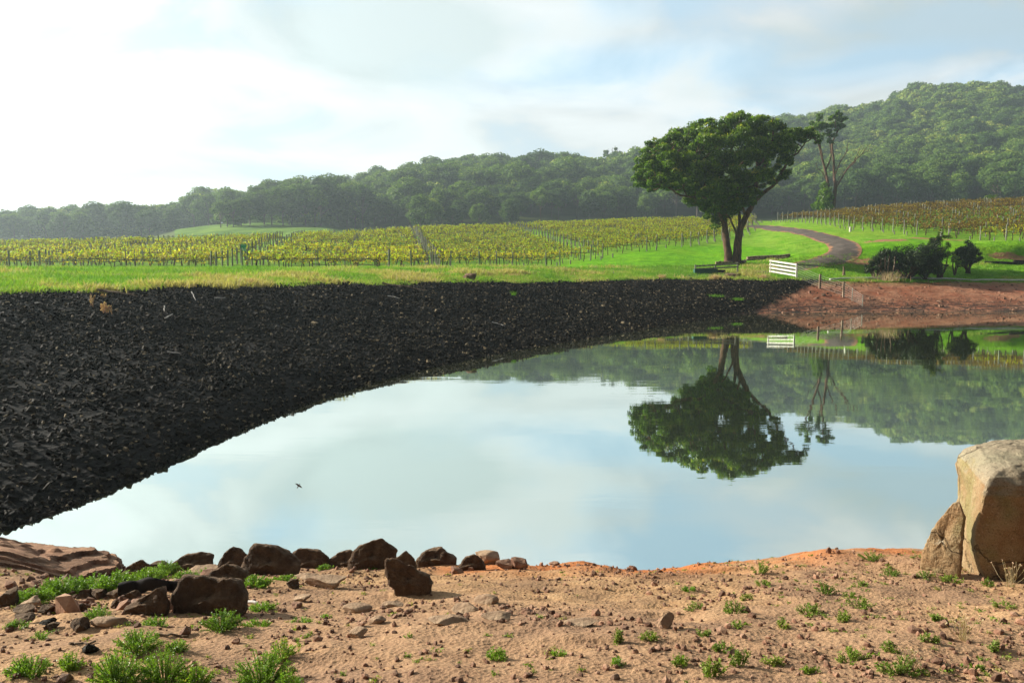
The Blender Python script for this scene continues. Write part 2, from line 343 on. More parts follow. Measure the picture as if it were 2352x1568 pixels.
def grass_b(g):
    p = wpos(g); n = g.noise(p, .10, 5, .6); n2 = g.noise(p, .7, 5, .65); n3 = g.noise(p, 5., 4, .7); dry = attr(g, 'dry'); bare = attr(g, 'bare')
    col = g.mix(g.rng(n2, .35, .65), (.10, .30, .004), (.16, .40, .006)); col = g.mix(g.rng(n, .45, .7, 0, .4), col, (.24, .37, .015))
    col = g.mix(g.rng(n3, .48, .8, 0, .55), col, (.06, .15, .01))
    dcol = g.mix(g.rng(n3, .35, .65), (.26, .26, .06), (.42, .34, .14))
    col = g.mix(g.math('MULTIPLY', dry, g.rng(n2, .30, .55)), col, dcol)
    nb = g.math('ADD', bare, g.math('MULTIPLY', g.math('SUBTRACT', n2, .5), 1.6)); col = g.mix(g.rng(nb, .45, .7), col, g.mix(n3, (.30, .15, .08), (.40, .22, .12)))
    return pr(g, col, .95, .05, bump(g, g.math('ADD', g.math('MULTIPLY', n2, 2.), n3), .16, .9))
M_grass = mat('meadow_grass', grass_b)
M_padd = mat('paddock_grass', lambda g: pr(g, g.mix(g.rng(g.noise(wpos(g), .09, 5, .6), .35, .65), (.07, .15, .012), (.16, .27, .03)), .95, .05, bump(g, g.noise(wpos(g), .5, 4), .4)))
M_hill = mat('forest_floor', lambda g: pr(g, g.mix(g.rng(g.noise(wpos(g), .06, 5), .4, .6), (.05, .075, .02), (.09, .12, .03)), .95, .05))
def water_b(g):
    p = wpos(g); m1 = g.n('ShaderNodeMapping', {0: p, 3: (1., 3., 1.)}).outputs[0]
    n = g.noise(m1, 1.3, 3, .55); n2 = g.noise(m1, .22, 2, .5); amp = g.rng(n2, .45, .7, .12, 1.)
    bp = bump(g, g.math('MULTIPLY', n, amp), .0016, 1.)
    lw = g.n('ShaderNodeLayerWeight', {0: .5}).outputs['Facing']
    f = g.rng(lw, .55, .97, .70, .94, False)
    d = g.n('ShaderNodeBsdfDiffuse', {0: (.045, .05, .022, 1)}).outputs[0]
    gl = g.n('ShaderNodeBsdfGlossy', {0: (.90, .97, .93, 1), 1: .015, 'Normal': bp}).outputs[0]
    return g.n('ShaderNodeMixShader', {0: f, 1: d, 2: gl}).outputs[0]
M_water = mat('pond_water', water_b)
def rip_b(g):
    t = attr(g, 'tint'); n = g.noise(wpos(g), 9., 4, .6); col = g.mix(g.rng(t, .1, .8), (.0035, .003, .0026), (.026, .021, .014))
    col = g.mix(g.math('MULTIPLY', g.rng(t, .80, .95), g.rng(n, .3, .55)), col, (.20, .16, .10)); return pr(g, col, .7, .06, bump(g, n, .02))  # tan share of the stones paints in sunlit glints
M_rip = mat('dark_basalt', rip_b)
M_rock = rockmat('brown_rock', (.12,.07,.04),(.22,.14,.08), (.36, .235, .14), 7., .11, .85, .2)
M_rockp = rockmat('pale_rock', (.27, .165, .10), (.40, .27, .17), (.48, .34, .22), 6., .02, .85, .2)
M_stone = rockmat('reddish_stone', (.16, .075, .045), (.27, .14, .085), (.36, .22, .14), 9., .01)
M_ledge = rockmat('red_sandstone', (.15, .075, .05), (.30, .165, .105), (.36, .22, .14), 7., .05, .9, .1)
def bould_b(g):
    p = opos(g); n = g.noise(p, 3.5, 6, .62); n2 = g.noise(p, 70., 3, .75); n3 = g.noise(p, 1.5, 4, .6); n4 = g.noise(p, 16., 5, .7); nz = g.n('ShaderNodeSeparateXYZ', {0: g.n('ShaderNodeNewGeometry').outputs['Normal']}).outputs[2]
    col = g.mix(g.rng(n, .35, .65), (.25, .145, .07), (.33, .24, .135)); col = g.mix(g.math('MULTIPLY', g.rng(n3, .48, .62), .6), col, (.21, .20, .08))
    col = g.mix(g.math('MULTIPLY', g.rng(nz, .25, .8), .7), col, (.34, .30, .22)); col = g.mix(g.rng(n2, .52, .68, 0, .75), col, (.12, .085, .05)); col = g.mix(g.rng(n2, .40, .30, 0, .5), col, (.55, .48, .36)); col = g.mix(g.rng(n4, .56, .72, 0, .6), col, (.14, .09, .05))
    vo = g.n('ShaderNodeTexVoronoi', {'Vector': g.n('ShaderNodeVectorMath', {0: p, 1: g.n('ShaderNodeCombineXYZ', {0: g.math('MULTIPLY', n, .5), 2: g.math('MULTIPLY', n3, .5)}).outputs[0]}, operation='ADD').outputs[0], 'Scale': .55}, feature='DISTANCE_TO_EDGE').outputs['Distance']; cr = g.rng(vo, .0, .006)
    col = g.mix(g.math('MULTIPLY', g.math('SUBTRACT', 1., cr), .6), col, (.06, .04, .025)); h = g.math('ADD', g.math('ADD', n, g.math('MULTIPLY', n4, .5)), g.math('ADD', g.math('MULTIPLY', n2, .16), g.math('MULTIPLY', cr, .35)))
    return pr(g, col, .9, .1, bump(g, h, .06))
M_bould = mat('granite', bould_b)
M_bark = barkmat('gum_bark', (.045, .03, .022), (.16, .09, .055)); M_bark2 = barkmat('grey_bark', (.07, .05, .04), (.20, .15, .12)); M_vbark = barkmat('vine_bark', (.04, .022, .015), (.09, .055, .035))
M_gum = leafmat('gum_leaves', (.045, .095, .010), (.16, .26, .02), (.45, .40, .07), .42, .42, .08, .3)
M_for = leafmat('forest_leaves', (.055, .11, .024), (.12, .205, .036), (.225, .27, .06), .25, .7, .42, .1)
M_dark = leafmat('shrub_leaves', (.012, .025, .006), (.03, .055, .012), (.07, .10, .02), .15, .5, .15)
M_vine = leafmat('vine_leaves', (.26, .16, .012), (.60, .50, .03), (.40, .56, .03), .42, .6, .25)
M_vine2 = leafmat('autumn_vine_leaves', (.11, .05, .012), (.22, .13, .016), (.34, .28, .02), .3, .6, .25)
M_succ = leafmat('fleshy_leaves', (.10, .18, .018), (.24, .40, .04), (.52, .33, .13), .35, .45, .15, .4)
M_weed = leafmat('weed_leaves', (.10, .13, .03), (.20, .30, .04), (.42, .34, .16), .3, .6, .25)
M_tuft = leafmat('grass_blades', (.12, .27, .015), (.24, .36, .04), (.46, .37, .17), .4, .7, .0)
M_dryst = leafmat('dry_stalks', (.45, .26, .18), (.58, .38, .26), (.55, .50, .32), .3, .8, .1)
def wood(name, c1, c2, s=8.):
    return mat(name, lambda g: (lambda n: pr(g, g.mix(g.rng(n, .35, .65), c1, c2), .85, .15, bump(g, n, .01, .7)))(g.noise(g.n('ShaderNodeMapping', {0: opos(g), 3: (1, 1, .15)}).outputs[0], s, 5, .6)))
M_post = wood('weathered_timber', (.13, .13, .10), (.32, .31, .25)); M_white = wood('white_painted_timber', (.45, .43, .38), (.70, .67, .60)); M_wire = mat('wire', lambda g: pr(g, (.16, .15, .13), .5, .4)); M_fwire = mat('galvanised_wire', lambda g: pr(g, (.55, .52, .45), .4, .5))
M_logm = wood('grey_log', (.12, .08, .05), (.32, .24, .17)); M_char = wood('charred_wood', (.006, .005, .005), (.025, .02, .018)); M_bleach = wood('bleached_wood', (.45, .42, .38), (.75, .72, .68))
def road_b(g):
    p = wpos(g); n = g.noise(p, 1.2, 5, .6); n3 = g.noise(p, 14., 3); e = attr(g, 'tint')
    col = g.mix(g.rng(n, .35, .65), (.075, .060, .050), (.125, .10, .082)); col = g.mix(g.rng(n3, .4, .8, 0, .4), col, (.17, .15, .13))
    col = g.mix(g.rng(g.math('ADD', e, g.math('MULTIPLY', g.math('SUBTRACT', n, .5), 1.2)), .72, .95), col, (.33, .17, .09))
    return pr(g, col, .9, .15, bump(g, n3, .02))
M_road = mat('gravel_track', road_b)
M_pipe = mat('white_pipe', lambda g: pr(g, (.62, .60, .54), .5, .3))
M_green = mat('green_metal', lambda g: pr(g, g.mix(g.noise(opos(g), 3., 4), (.01, .07, .05), (.03, .13, .09)), .5, .4))
M_sign = mat('green_sign_face', lambda g: pr(g, (.01, .30, .17), .4, .4)); M_signw = mat('white_sign_paint', lambda g: pr(g, (.8, .85, .8), .5, .3))
M_bird = mat('dark_feathers', lambda g: pr(g, g.mix(g.noise(opos(g), 20., 2), (.03, .022, .018), (.12, .08, .05)), .8, .2))

# ------------------------------------------------------------------ setting: ground sheets along the terrain
def sheet(name, k0, k1, sub, us, material, attrs=None, label=None):
    us = np.asarray(us); ky, kz, km = knots(us); rows = []
    for i, n in zip(range(k0, k1), sub):
        for t in np.arange(n) / n: rows.append(ky[:, i] * (1 - t) + ky[:, i+1] * t)
    rows.append(ky[:, k1]); Y = np.array(rows); U = np.broadcast_to(us, Y.shape); X = U * np.maximum(Y, 3.0)
    Z = gz(X.ravel(), Y.ravel()); nr, nc = Y.shape; idx = np.arange(nr * nc).reshape(nr, nc)
    f = np.stack([idx[:-1, :-1], idx[:-1, 1:], idx[1:, 1:], idx[1:, :-1]], -1).reshape(-1, 4)
    v = np.stack([X.ravel(), Y.ravel(), Z], 1)
    at = attrs(v[:, 0], v[:, 1], v[:, 2]) if attrs else {}
    o = ob(name, mk(name, v, np.zeros((0, 3), int), f, material, at, True)); return tag(o, kind='structure')
uf = np.concatenate([np.linspace(-3, -.8, 60)[:-1], np.linspace(-.8, .8, 1150), np.linspace(.8, 3, 60)[1:]])
um = np.concatenate([np.linspace(-3, -.9, 30)[:-1], np.linspace(-.9, .9, 520), np.linspace(.9, 3, 30)[1:]])
def soil_attr(x, y, z):
    u = x / np.maximum(y, 3); ey = np.interp(np.clip(u, -1, 1), UD, edge[0])
    return {'wet': np.clip(1 - (ey - y) / 2.6, 0, 1) * np.clip((u + .16) / .08, 0, 1)}
sheet('ground', 0, 5, (4, 14, 90, 110, 24), uf, M_soil, soil_attr)
sheet('pond_bed', 5, 8, (4, 4, 4), um, M_bank, lambda x, y, z: {'wet': np.clip((x / np.maximum(y, 3) - .3) / .03, 0, 1)})
def rip_mask(x, y):                                   # 1 on red soil, 0 under the dark rocks
    u = x / np.maximum(y, 3); t = (y - fwz(u)) / np.maximum(np.interp(np.clip(u, -1, 1), UD, crest[0]) - fwz(u), .1)
    return np.clip((u - (.292 + .085 * t) + .012 * fbm(x * .9, y * .9, 0, 2)) / .012, 0, 1)
sheet('embankment', 8, 10, (24, 24), um, M_bank, lambda x, y, z: {'wet': rip_mask(x, y)})
PATCH = [(2310, 588, 2.6, .3), (2150, 549, 4, .5), (1985, 603, 3, .9), (1893, 606, 1.8, .6), (1450, 628, 5, .6), (2040, 552, 3.5, .6)]
def grass_attr(x, y, z):
    u = x / np.maximum(y, 3); yc = np.interp(np.clip(u, -1, 1), UD, F[11][0]); dry = np.clip((yc + 5 - y) / 7, 0, 1) * np.clip((.32 - u) / .06, .15, 1)
    vy = np.clip((y - np.interp(np.clip(u, -1, 1), UD, F[12][0])) / 3, 0, 1)
    bare = np.zeros_like(x)
    for (px, py, rx, ry) in PATCHW: bare = np.maximum(bare, np.clip(1.25 - np.hypot((x - px) / rx, (y - py) / ry), 0, 1))
    return {'dry': np.maximum(dry, vy * .25), 'bare': bare}
PATCHW = []
for (px, py, rx, ry) in PATCH:
    h = hit(px, py, 55); PATCHW.append((h[0], h[1], rx, ry * 2))
sheet('meadow', 10, 15, (40, 24, 24, 30, 12), um, M_grass, grass_attr)
sheet('hillside', 15, NK - 1, (14, 14, 6, 4, 3)[:NK - 1 - 15], um, M_hill)
sheet_p = np.array([[-60, 2, 0], [120, 2, 0], [120, 75, 0], [-60, 75, 0]], float)
tag(ob('water', mk('water', sheet_p, np.zeros((0, 3), int), np.array([[0, 1, 2, 3]]), M_water)), kind='structure')
# paddock: green clearing behind the vineyard
um2 = np.linspace(-.42, -.17, 90); ky, kz, km = knots(um2)
rows = [ky[:, 15] * (1 - t) + ky[:, 16] * t for t in np.linspace(.02, 1, 26)] + [ky[:, 16] * (1 - t) + ky[:, 17] * t for t in np.linspace(.04, .7, 12)]
Yp = np.array(rows); Xp = um2 * Yp; Zp = gz(Xp.ravel(), Yp.ravel()) + .25; idx = np.arange(Yp.size).reshape(Yp.shape)
fp = np.stack([idx[:-1, :-1], idx[:-1, 1:], idx[1:, 1:], idx[1:, :-1]], -1).reshape(-1, 4)
tag(ob('paddock', mk('paddock', np.stack([Xp.ravel(), Yp.ravel(), Zp], 1), np.zeros((0, 3), int), fp, M_padd, {'dry': np.full(Yp.size, .1), 'bare': np.zeros(Yp.size)}, True)), kind='structure')
# track
TR = [(1560,634,3.0),(1700,630,3.0),(1790,624,3.0),(1850,611,3.2),(1905,598,3.3),(1936,582,3.3),(1941,569,3.3),(1926,557,3.3),(1895,546,3.2),(1850,535,3.2),(1800,527,3.2),(1750,521.5,3.2),(1700,519,3.2)]
tp = []
for px, py, wd in TR:
    h = hit(px, py, 55 if py < 620 else 60); tp.append([h[0], h[1], wd])
tp = smooth_path(tp, 12); xy = tp[:, :2]; T = np.gradient(xy, axis=0); T /= np.linalg.norm(T, axis=1)[:, None] + 1e-9; Nn = np.stack([-T[:, 1], T[:, 0]], 1)
acr = np.linspace(-1, 1, 13); Vt = xy[:, None] + Nn[:, None] * (acr[None, :, None] * tp[:, 2][:, None, None] * .48); Vt = Vt.reshape(-1, 2)
idx = np.arange(len(Vt)).reshape(len(xy), 13); f = np.stack([idx[:-1, :-1], idx[:-1, 1:], idx[1:, 1:], idx[1:, :-1]], -1).reshape(-1, 4)
zt = np.maximum(gz(Vt[:, 0], Vt[:, 1]), 0) + .07 - .05 * np.tile(np.abs(acr), len(xy))
tag(ob('track', mk('track', np.stack([Vt[:, 0], Vt[:, 1], zt], 1), np.zeros((0, 3), int), f, M_road, {'tint': np.tile(np.abs(acr), len(xy))}, True)), kind='structure')
TRACK = xy

# ------------------------------------------------------------------ stones
def merge_inst(variants, pos, rots, scl, tints):
    """many transformed copies of a few small meshes as one set of arrays"""
    V, A, F3 = [], [], []; n = 0; vi = rng.integers(0, len(variants), len(pos))
    for k, (v, f, *a) in enumerate(variants):
        s = np.where(vi == k)[0]
        if not len(s): continue
        R = rots[s]; q = np.einsum('nij,vj->nvi', R, v) if scl.ndim == 1 else np.einsum('nij,nvj->nvi', R, v[None] * scl[s][:, None, :])
        if scl.ndim == 1: q = q * scl[s][:, None, None]
        q = q + pos[s][:, None]; m = len(v)
        V.append(q.reshape(-1, 3)); t = tints[s][:, None] + (a[0][None] if a else 0); A.append(np.broadcast_to(t, (len(s), m)).reshape(-1))
        F3.append((f[None] + (np.arange(len(s)) * m)[:, None, None] + n).reshape(-1, f.shape[1])); n += m * len(s)
    V = np.concatenate(V); A = np.clip(np.concatenate(A), 0, 1); F_ = np.concatenate(F3)
    return (V, F_, np.zeros((0, 4), int), A) if F_.shape[1] == 3 else (V, np.zeros((0, 3), int), F_, A)
def hullrock(seed):
    import bmesh
    r = np.random.default_rng(seed); p = r.normal(size=(11, 3)); p /= np.linalg.norm(p, axis=1)[:, None]; p *= r.uniform(.75, 1.1, (11, 1)); p *= np.array([1, .75, .45])
    bm = bmesh.new(); [bm.verts.new(q) for q in p]; bmesh.ops.convex_hull(bm, input=bm.verts)
    for x in [x for x in bm.verts if not x.link_faces]: bm.verts.remove(x)
    bmesh.ops.triangulate(bm, faces=bm.faces); bm.verts.index_update()
    v = np.array([x.co[:] for x in bm.verts]); f = np.array([[x.index for x in fa.verts] for fa in bm.faces]); bm.free(); return v, f
RV = [hullrock(s) for s in range(14)]
N = 110000
uu = rng.uniform(-.95, .45, N); tt = rng.uniform(-.06, 1.02, N)
YY = fwz(uu) * (1 - tt) + np.interp(uu, UD, crest[0]) * tt
keep = rng.random(N) < np.clip((YY * (np.interp(uu, UD, crest[0]) - fwz(uu))) / (52 * 14), .12, 1)
uu, tt, YY = uu[keep], tt[keep], YY[keep]; XX = uu * YY
keep = rng.random(len(XX)) > rip_mask(XX, YY) * .985
XX, YY = XX[keep], YY[keep]
# edge line of larger stones along the water
ue = rng.uniform(-.9, .30, 1500); ye = fwz(ue) * (1 + rng.uniform(-.012, .03, 1500)); XX = np.r_[XX, ue * ye]; YY = np.r_[YY, ye]
ZZ = gz(XX, YY); sz = rng.uniform(.04, .095, len(XX)) * (1 + .7 * (rng.random(len(XX)) < .08) * rng.uniform(.4, 1.1, len(XX))) * np.clip(.75 + YY / 90, .8, 1.25)
rots = np.array([randrot(rng) for _ in range(400)]); tilt = rots[rng.integers(0, 400, len(XX))]
flat = np.array([rotz(a) @ (np.eye(3) * .8 + .2 * randrot(rng)) for a in rng.uniform(0, 6.3, 300)])
R = np.where((rng.random(len(XX)) < .6)[:, None, None], flat[rng.integers(0, 300, len(XX))], tilt)
pos = np.stack([XX, YY, ZZ + sz * .25], 1); tn = rng.uniform(.1, .8, len(XX)) + (rng.random(len(XX)) < .13) * .5
order = np.argsort(-(sz / YY) * (np.abs(XX / YY) < .66)); big = order[:300]; rest = order[300:]
vis = (np.abs(XX / YY) < .645)
v, f3, f4, a = merge_inst(RV, pos[rest], R[rest], sz[rest], tn[rest])
tag(ob('riprap', mk('riprap', v, f3, f4, M_rip, {'tint': a})), 'thousands of small dark broken stones facing the dam bank', 'stones', kind='stuff')
RMESH = []
for k in range(14):
    RMESH.append([mk('riprap_stone', RV[k][0], RV[k][1], np.zeros((0, 4), int), M_rip, {'tint': np.full(len(RV[k][0]), t)}) for t in (.25, .6)])
for j, i in enumerate(big):
    o = ob('riprap_stone', RMESH[j % 14][j // 14 % 2]); o.matrix_world = Matrix.Translation(pos[i]) @ (Matrix(R[i].tolist()).to_4x4()) @ Matrix.Scale(float(sz[i]) * 1.05, 4)
    tag(o, 'dark broken stone lying on the near left end of the dam bank', 'stone', 'dark stones of the dam bank')

def rock_thing(seed, px, py, wpx, hpx, material, label, depth=.8, cuts=9, rough=.05, rz=None, name='rock', sub=4, tilt=0., strata=0., group=None, lo=.5, hi=.9, sink=.4, tint=.5):
    h = shore(px, py - 1); d = h[1]; hpx = max(hpx * .45, hpx - .10 * depth * wpx) if py > 1200 and name != 'rock_slab' else hpx; wpx *= 1.08 if py > 1200 else 1; W = ppx(d, wpx); Hh = ppx(d, hpx) * 1.08; r = np.random.default_rng(seed)
    v, f = rockv(seed, sub, cuts, rough, lo, hi, strata)
    R_ = rotz(rz if rz is not None else r.uniform(-.6, .6)); v = v @ R_.T
    if tilt: c, s = math.cos(tilt), math.sin(tilt); v = v @ np.array([[c,0,s],[0,1,0],[-s,0,c]])
    v -= (v.max(0) + v.min(0)) / 2; v /= (v.max(0) - v.min(0)); v *= np.array([W, W * depth, Hh * (1 + sink)]); v[:, 2] -= v[:, 2].min() + Hh * sink
    if rough > 0:
        q = v / max(W, .01) * 5 + seed; v = v + (np.stack([fbm(q[:,0]*2+9, q[:,1]*2, q[:,2]*2, 3), fbm(q[:,0]*2, q[:,1]*2+5, q[:,2]*2, 3), fbm(q[:,0]*2, q[:,1]*2, q[:,2]*2+7, 3)], 1) * W * .016)
    me = mk(name, v, f, np.zeros((0, 4), int), material, {'tint': np.full(len(v), tint)}, False)
    me.polygons.foreach_set('use_smooth', np.full(len(me.polygons), True)); 
    o = ob(name, me, None, (h[0], h[1] + W * depth * .42, h[2])); me.set_sharp_from_angle(angle=math.radians(28))
    return tag(o, label, 'rock', group)
RK = [
 (11,615,1322,140,66,M_rock,'large dark angular rock at the water edge, highest of the left shore line',.7,.05),
 (12,471,1414,178,86,M_rock,'biggest brown blocky rock on the left, behind a round green plant',.6,.05),
 (14,528,1312,76,56,M_rock,'pointed brown rock leaning behind the large dark angular rock',.8,.05),
 (15,434,1310,102,36,M_rock,'wide low brown rock on the shoreline left of the pointed rock',.8,.05),
 (16,302,1329,72,40,M_rock,'leftmost brown rock rising from the bright green plants on the shore',.8,.05),
 (17,366,1316,52,25,M_rock,'small brown rock between the leftmost shoreline rock and the wide low one',.8,.05),
 (18,517,1343,102,42,M_rock,'rounded brown rock in front of the large dark angular rock',.7,.05),
 (19,450,1332,72,24,M_rockp,'pale sloping slab of rock above the green plants',.9,.03),
 (20,709,1304,92,46,M_rock,'brown rock just right of the large dark angular rock',.8,.05),
 (21,790,1285,84,44,M_rock,'dark rounded rock at the water edge left of the big cluster',.8,.05),
 (22,850,1309,122,66,M_rock,'big domed brown rock in the middle cluster with grass at its foot',.8,.06),
 (24,924,1314,70,46,M_rock,'triangular brown rock right of the domed rock',.8,.05),
 (26,1000,1300,100,37,M_rock,'wide brown rock at the water edge right of the middle cluster',.8,.05),
 (27,1082,1310,72,33,M_rock,'pyramid shaped brown rock near the right end of the shore rocks',.8,.04),
 (28,1119,1298,56,27,M_rockp,'smooth rounded tan rock behind the pyramid shaped rock',.8,.02),
 (29,1193,1308,40,25,M_stone,'small dark peaked rock at the right end of the shore rocks',.8,.05),
 (30,1160,1307,42,18,M_stone,'small low reddish rock next to the peaked end rock',.8,.05),
 (31,785,1300,60,22,M_rockp,'pale low rock below the dark rounded rock',.8,.04),
 (32,8,1394,44,40,M_rock,'rounded brown rock cut by the left edge of the picture',.8,.05),
 (33,1531,1444,41,33,M_rockp,'lone pale pointed stone on the bare soil right of centre',.8,.02),
 (34,820,1466,42,19,M_rockp,'small blocky tan stone half buried in the soil below the tilted rock',.8,.02),
 (35,200,1503,38,22,M_rip,'small black rock between the lower left plants',.8,.05),
 (36,143,1404,34,27,M_rock,'small upright brown rock among the rubble on the left',.8,.05),
 (37,190,1374,33,20,M_rock,'small dark rock on top of the left rubble',.8,.05),
 (38,217,1379,42,23,M_rock,'small rock in the left rubble beside the sloped wedge rock',.8,.05),
 (39,257,1378,38,21,M_rock,'small rock in the rubble touching the charred wood',.8,.05),
 (40,60,1398,52,22,M_rockp,'pale flat rock in the left rubble',.8,.04),
 (41,46,1416,48,18,M_rock,'low brown rock beneath the pale flat rock on the left',.8,.04),
 (42,43,1432,52,16,M_rock,'lowest grey brown rock at the left edge above a green tuft',.8,.04),
 (43,100,1412,32,19,M_rock,'small dark rock in the middle of the left rubble',.8,.05),
 (44,102,1436,33,14,M_rip,'small black flat stone on the sand at the left',.8,.05),
 (45,113,1448,31,14,M_rock,'small brown stone just below the black flat stone',.8,.05),
 (46,177,1454,42,28,M_rock,'brown rock on the sand below the left rubble',.8,.05),
 (47,185,1405,22,19,M_rock,'tiny squarish brown rock right of the upright small rock',.8,.03),
 (48,263,1397,24,19,M_rock,'tiny rock at the tip of the sloped wedge rock',.8,.05),
 (49,300,1380,36,22,M_rock,'small pointed rock behind the sloped wedge rock',.8,.05),
 (50,640,1290,24,22,M_stone,'small reddish rock behind the large dark angular rock',.8,.05),
 (51,1082,1312,14,8,M_stone,'small stone against the pyramid shaped rock',.8,.05),
 (52,1050,1318,30,14,M_stone,'small flat dark stone in front of the wide shoreline rock',.8,.05),
 (53,690,1382,40,12,M_rockp,'thin grey stone on the sand right of the biggest rock',.8,.02),
 (54,670,1352,26,20,M_rock,'small dark stone on the sand below the brown rock',.8,.05),
 (55,680,1398,24,12,M_stone,'small red stone beside the weeds right of the biggest rock',.8,.05),
 (56,1273,1300,26,9,M_stone,'low dark stone on the rim of the bare shore',.8,.05),
 (57,1455,1310,18,10,M_stone,'small stone in the notch of the orange shore',.8,.05),
 (58,1905,1272,13,13,M_stone,'tiny upright dark stone on the rim of the shore right of centre',.6,.02),
 (59,540,1480,20,14,M_stone,'small red stone on the sand right of the round green plant',.8,.05),
 (60,556,1396,20,14,M_stone,'stone touching the right foot of the biggest rock',.8,.05),
 (61,1210,1412,28,10,M_stone,'flat dark stone in the middle of the bare ground',.8,.05)]
SLAB = (101, 2200, 1338, 92, 172, M_bould, 'pale split slab leaning against the left side of the tall boulder', [(0,0),(.02,.18),(.30,.62),(.72,.98),(.86,1),(1,.85),(1,0)])
OUT = {11:[(0,0),(.02,.35),(.12,.75),(.22,1.),(.45,.98),(.62,.9),(.78,.72),(.95,.5),(1,.25),(.98,0)], 12:[(.03,0),(0,.5),(.06,.8),(.15,1),(.4,.97),(.62,.9),(.8,.93),(.92,.8),(1,.35),(.96,.05),(.9,0)],
 14:[(0,0),(.1,.4),(.35,.75),(.55,1),(.8,.85),(1,.55),(1,0)], 20:[(0,0),(.03,.75),(.2,1),(.6,.98),(.85,.75),(1,.45),(1,0)], 21:[(0,0),(.05,.5),(.3,.85),(.6,1),(.9,.8),(1,.3),(.95,0)], 22:[(0,0),(.1,.45),(.28,.8),(.5,.93),(.7,1),(.85,.8),(1,.6),(.95,0)],
 24:[(0,0),(.2,.55),(.6,1),(.9,.6),(1,0)], 16:[(0,0),(.3,.6),(.75,1),(1,.7),(1,0)], 26:[(0,0),(.1,.6),(.35,.9),(.6,1),(.75,.7),(1,.3),(1,0)], 27:[(0,0),(.3,.8),(.6,1),(.8,.75),(1,.1),(1,0)], 15:[(0,0),(.1,.4),(.35,.85),(.7,1),(.95,.8),(1,.3),(1,0)], 18:[(0,0),(.1,.6),(.4,1),(.7,.9),(1,.4),(1,0)]}
def block_rock(seed, px, py, wpx, hpx, material, label, out, depth=.5, name='rock', tint=.4, crack=0.):
    h = shore(px, py - 1); d = h[1]; W = ppx(d, wpx); Hh = ppx(d, hpx) * 1.06; q = np.array(out + [out[0]], float); q[:, 0] -= .5
    L_ = np.r_[0, np.cumsum(np.hypot(*np.diff(q * [W, Hh], axis=0).T))]; m = 110; tq = np.linspace(0, L_[-1], m, endpoint=False); O = np.stack([np.interp(tq, L_, q[:, 0]), np.interp(tq, L_, q[:, 1])], 1)
    for _ in range(2): O = O * .6 + .2 * (np.roll(O, 1, 0) + np.roll(O, -1, 0))
    cz = .38; prof = [(0, -.055), (.3, -.05), (.55, -.035), (.75, -.015), (.88, .01), (.95, .035), (1., .09), (1., .16), (1.01, .26), (1., .38), (.98, .5), (.95, .62), (.90, .74), (.82, .85), (.68, .94), (.45, .99), (0, 1.)]
    t0 = np.linspace(0, len(prof) - 1, 70); sc_ = np.interp(t0, range(len(prof)), [p[0] for p in prof]); dy = np.interp(t0, range(len(prof)), [p[1] for p in prof]); zsc = 1 - .38 * np.clip(dy, 0, 1) ** 1.2
    X = O[None, :, 0] * sc_[:, None] * W; Z = (cz + (O[None, :, 1] - cz) * sc_[:, None]) * zsc[:, None] * Hh; Y = np.broadcast_to((dy * depth * W)[:, None], X.shape) + (O[None, :, 1] - .3) * .14 * W
    V = np.stack([X, Y, Z], -1).reshape(-1, 3); V[:, 2] -= (V[:, 2] < .12 * Hh) * .04
    n = 70; idx = np.arange(n * m).reshape(n, m); f = np.stack([idx[:-1], idx[1:], np.roll(idx[1:], -1, 1), np.roll(idx[:-1], -1, 1)], -1).reshape(-1, 4)
    P = V / W; s_ = seed * 1.7; nn = V - np.array([0, depth * W * .4, Hh * .4]); nn /= np.linalg.norm(nn, axis=1)[:, None] + 1e-6
    a = np.abs(fbm(P[:,0]*2.6+s_, P[:,1]*2.6, P[:,2]*2.6, 3)) * -.05 + fbm(P[:,0]*6+s_, P[:,1]*6, P[:,2]*6, 3, .55) * .022 + fbm(P[:,0]*22+s_, P[:,1]*22, P[:,2]*22, 3, .6) * .007
    if crack: a -= crack * np.clip(.5 - np.abs(((P[:,2] * 1. + P[:,0] * .55 + .05 * fbm(P[:,0]*3, P[:,1]*3, P[:,2]*3)) * 6.5) % 1 - .5), 0, .12) / .12 * .5
    V = V + nn * (a * W)[:, None]; me = mk(name, V, np.zeros((0, 3), int), f, material, {'tint': np.full(len(V), tint)}, True); me.set_sharp_from_angle(angle=math.radians(40))
    return tag(ob(name, me, None, (h[0], h[1] + .02, h[2])), label, 'rock')
sl_ = block_rock(*SLAB, depth=.45, name='rock_slab', tint=.6); sl_.rotation_euler = (0, 0, math.radians(-42)); sl_.location.x += .0; sl_.location.y += .25
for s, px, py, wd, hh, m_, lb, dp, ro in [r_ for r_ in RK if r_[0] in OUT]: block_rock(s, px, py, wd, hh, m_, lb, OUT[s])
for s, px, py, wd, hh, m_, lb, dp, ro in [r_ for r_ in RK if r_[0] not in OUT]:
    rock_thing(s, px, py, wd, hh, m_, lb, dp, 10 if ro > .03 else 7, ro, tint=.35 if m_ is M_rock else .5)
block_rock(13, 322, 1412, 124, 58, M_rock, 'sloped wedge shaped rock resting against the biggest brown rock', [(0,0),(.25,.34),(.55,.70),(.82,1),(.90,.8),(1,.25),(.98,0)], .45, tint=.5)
rock_thing(23, 900, 1274, 62, 30, M_rockp, 'pale angular slab on top of the domed rock', .8, 7, .02)
block_rock(25, 937, 1371, 122, 86, M_rock, 'tilted brown rock with layered cracks on the bare soil', [(.35,0),(.12,.2),(.02,.5),(0,.93),(.15,1),(.3,.95),(.6,.74),(.9,.52),(1,.3),(.95,.08),(.8,0)], .5, tint=.5, crack=.05)
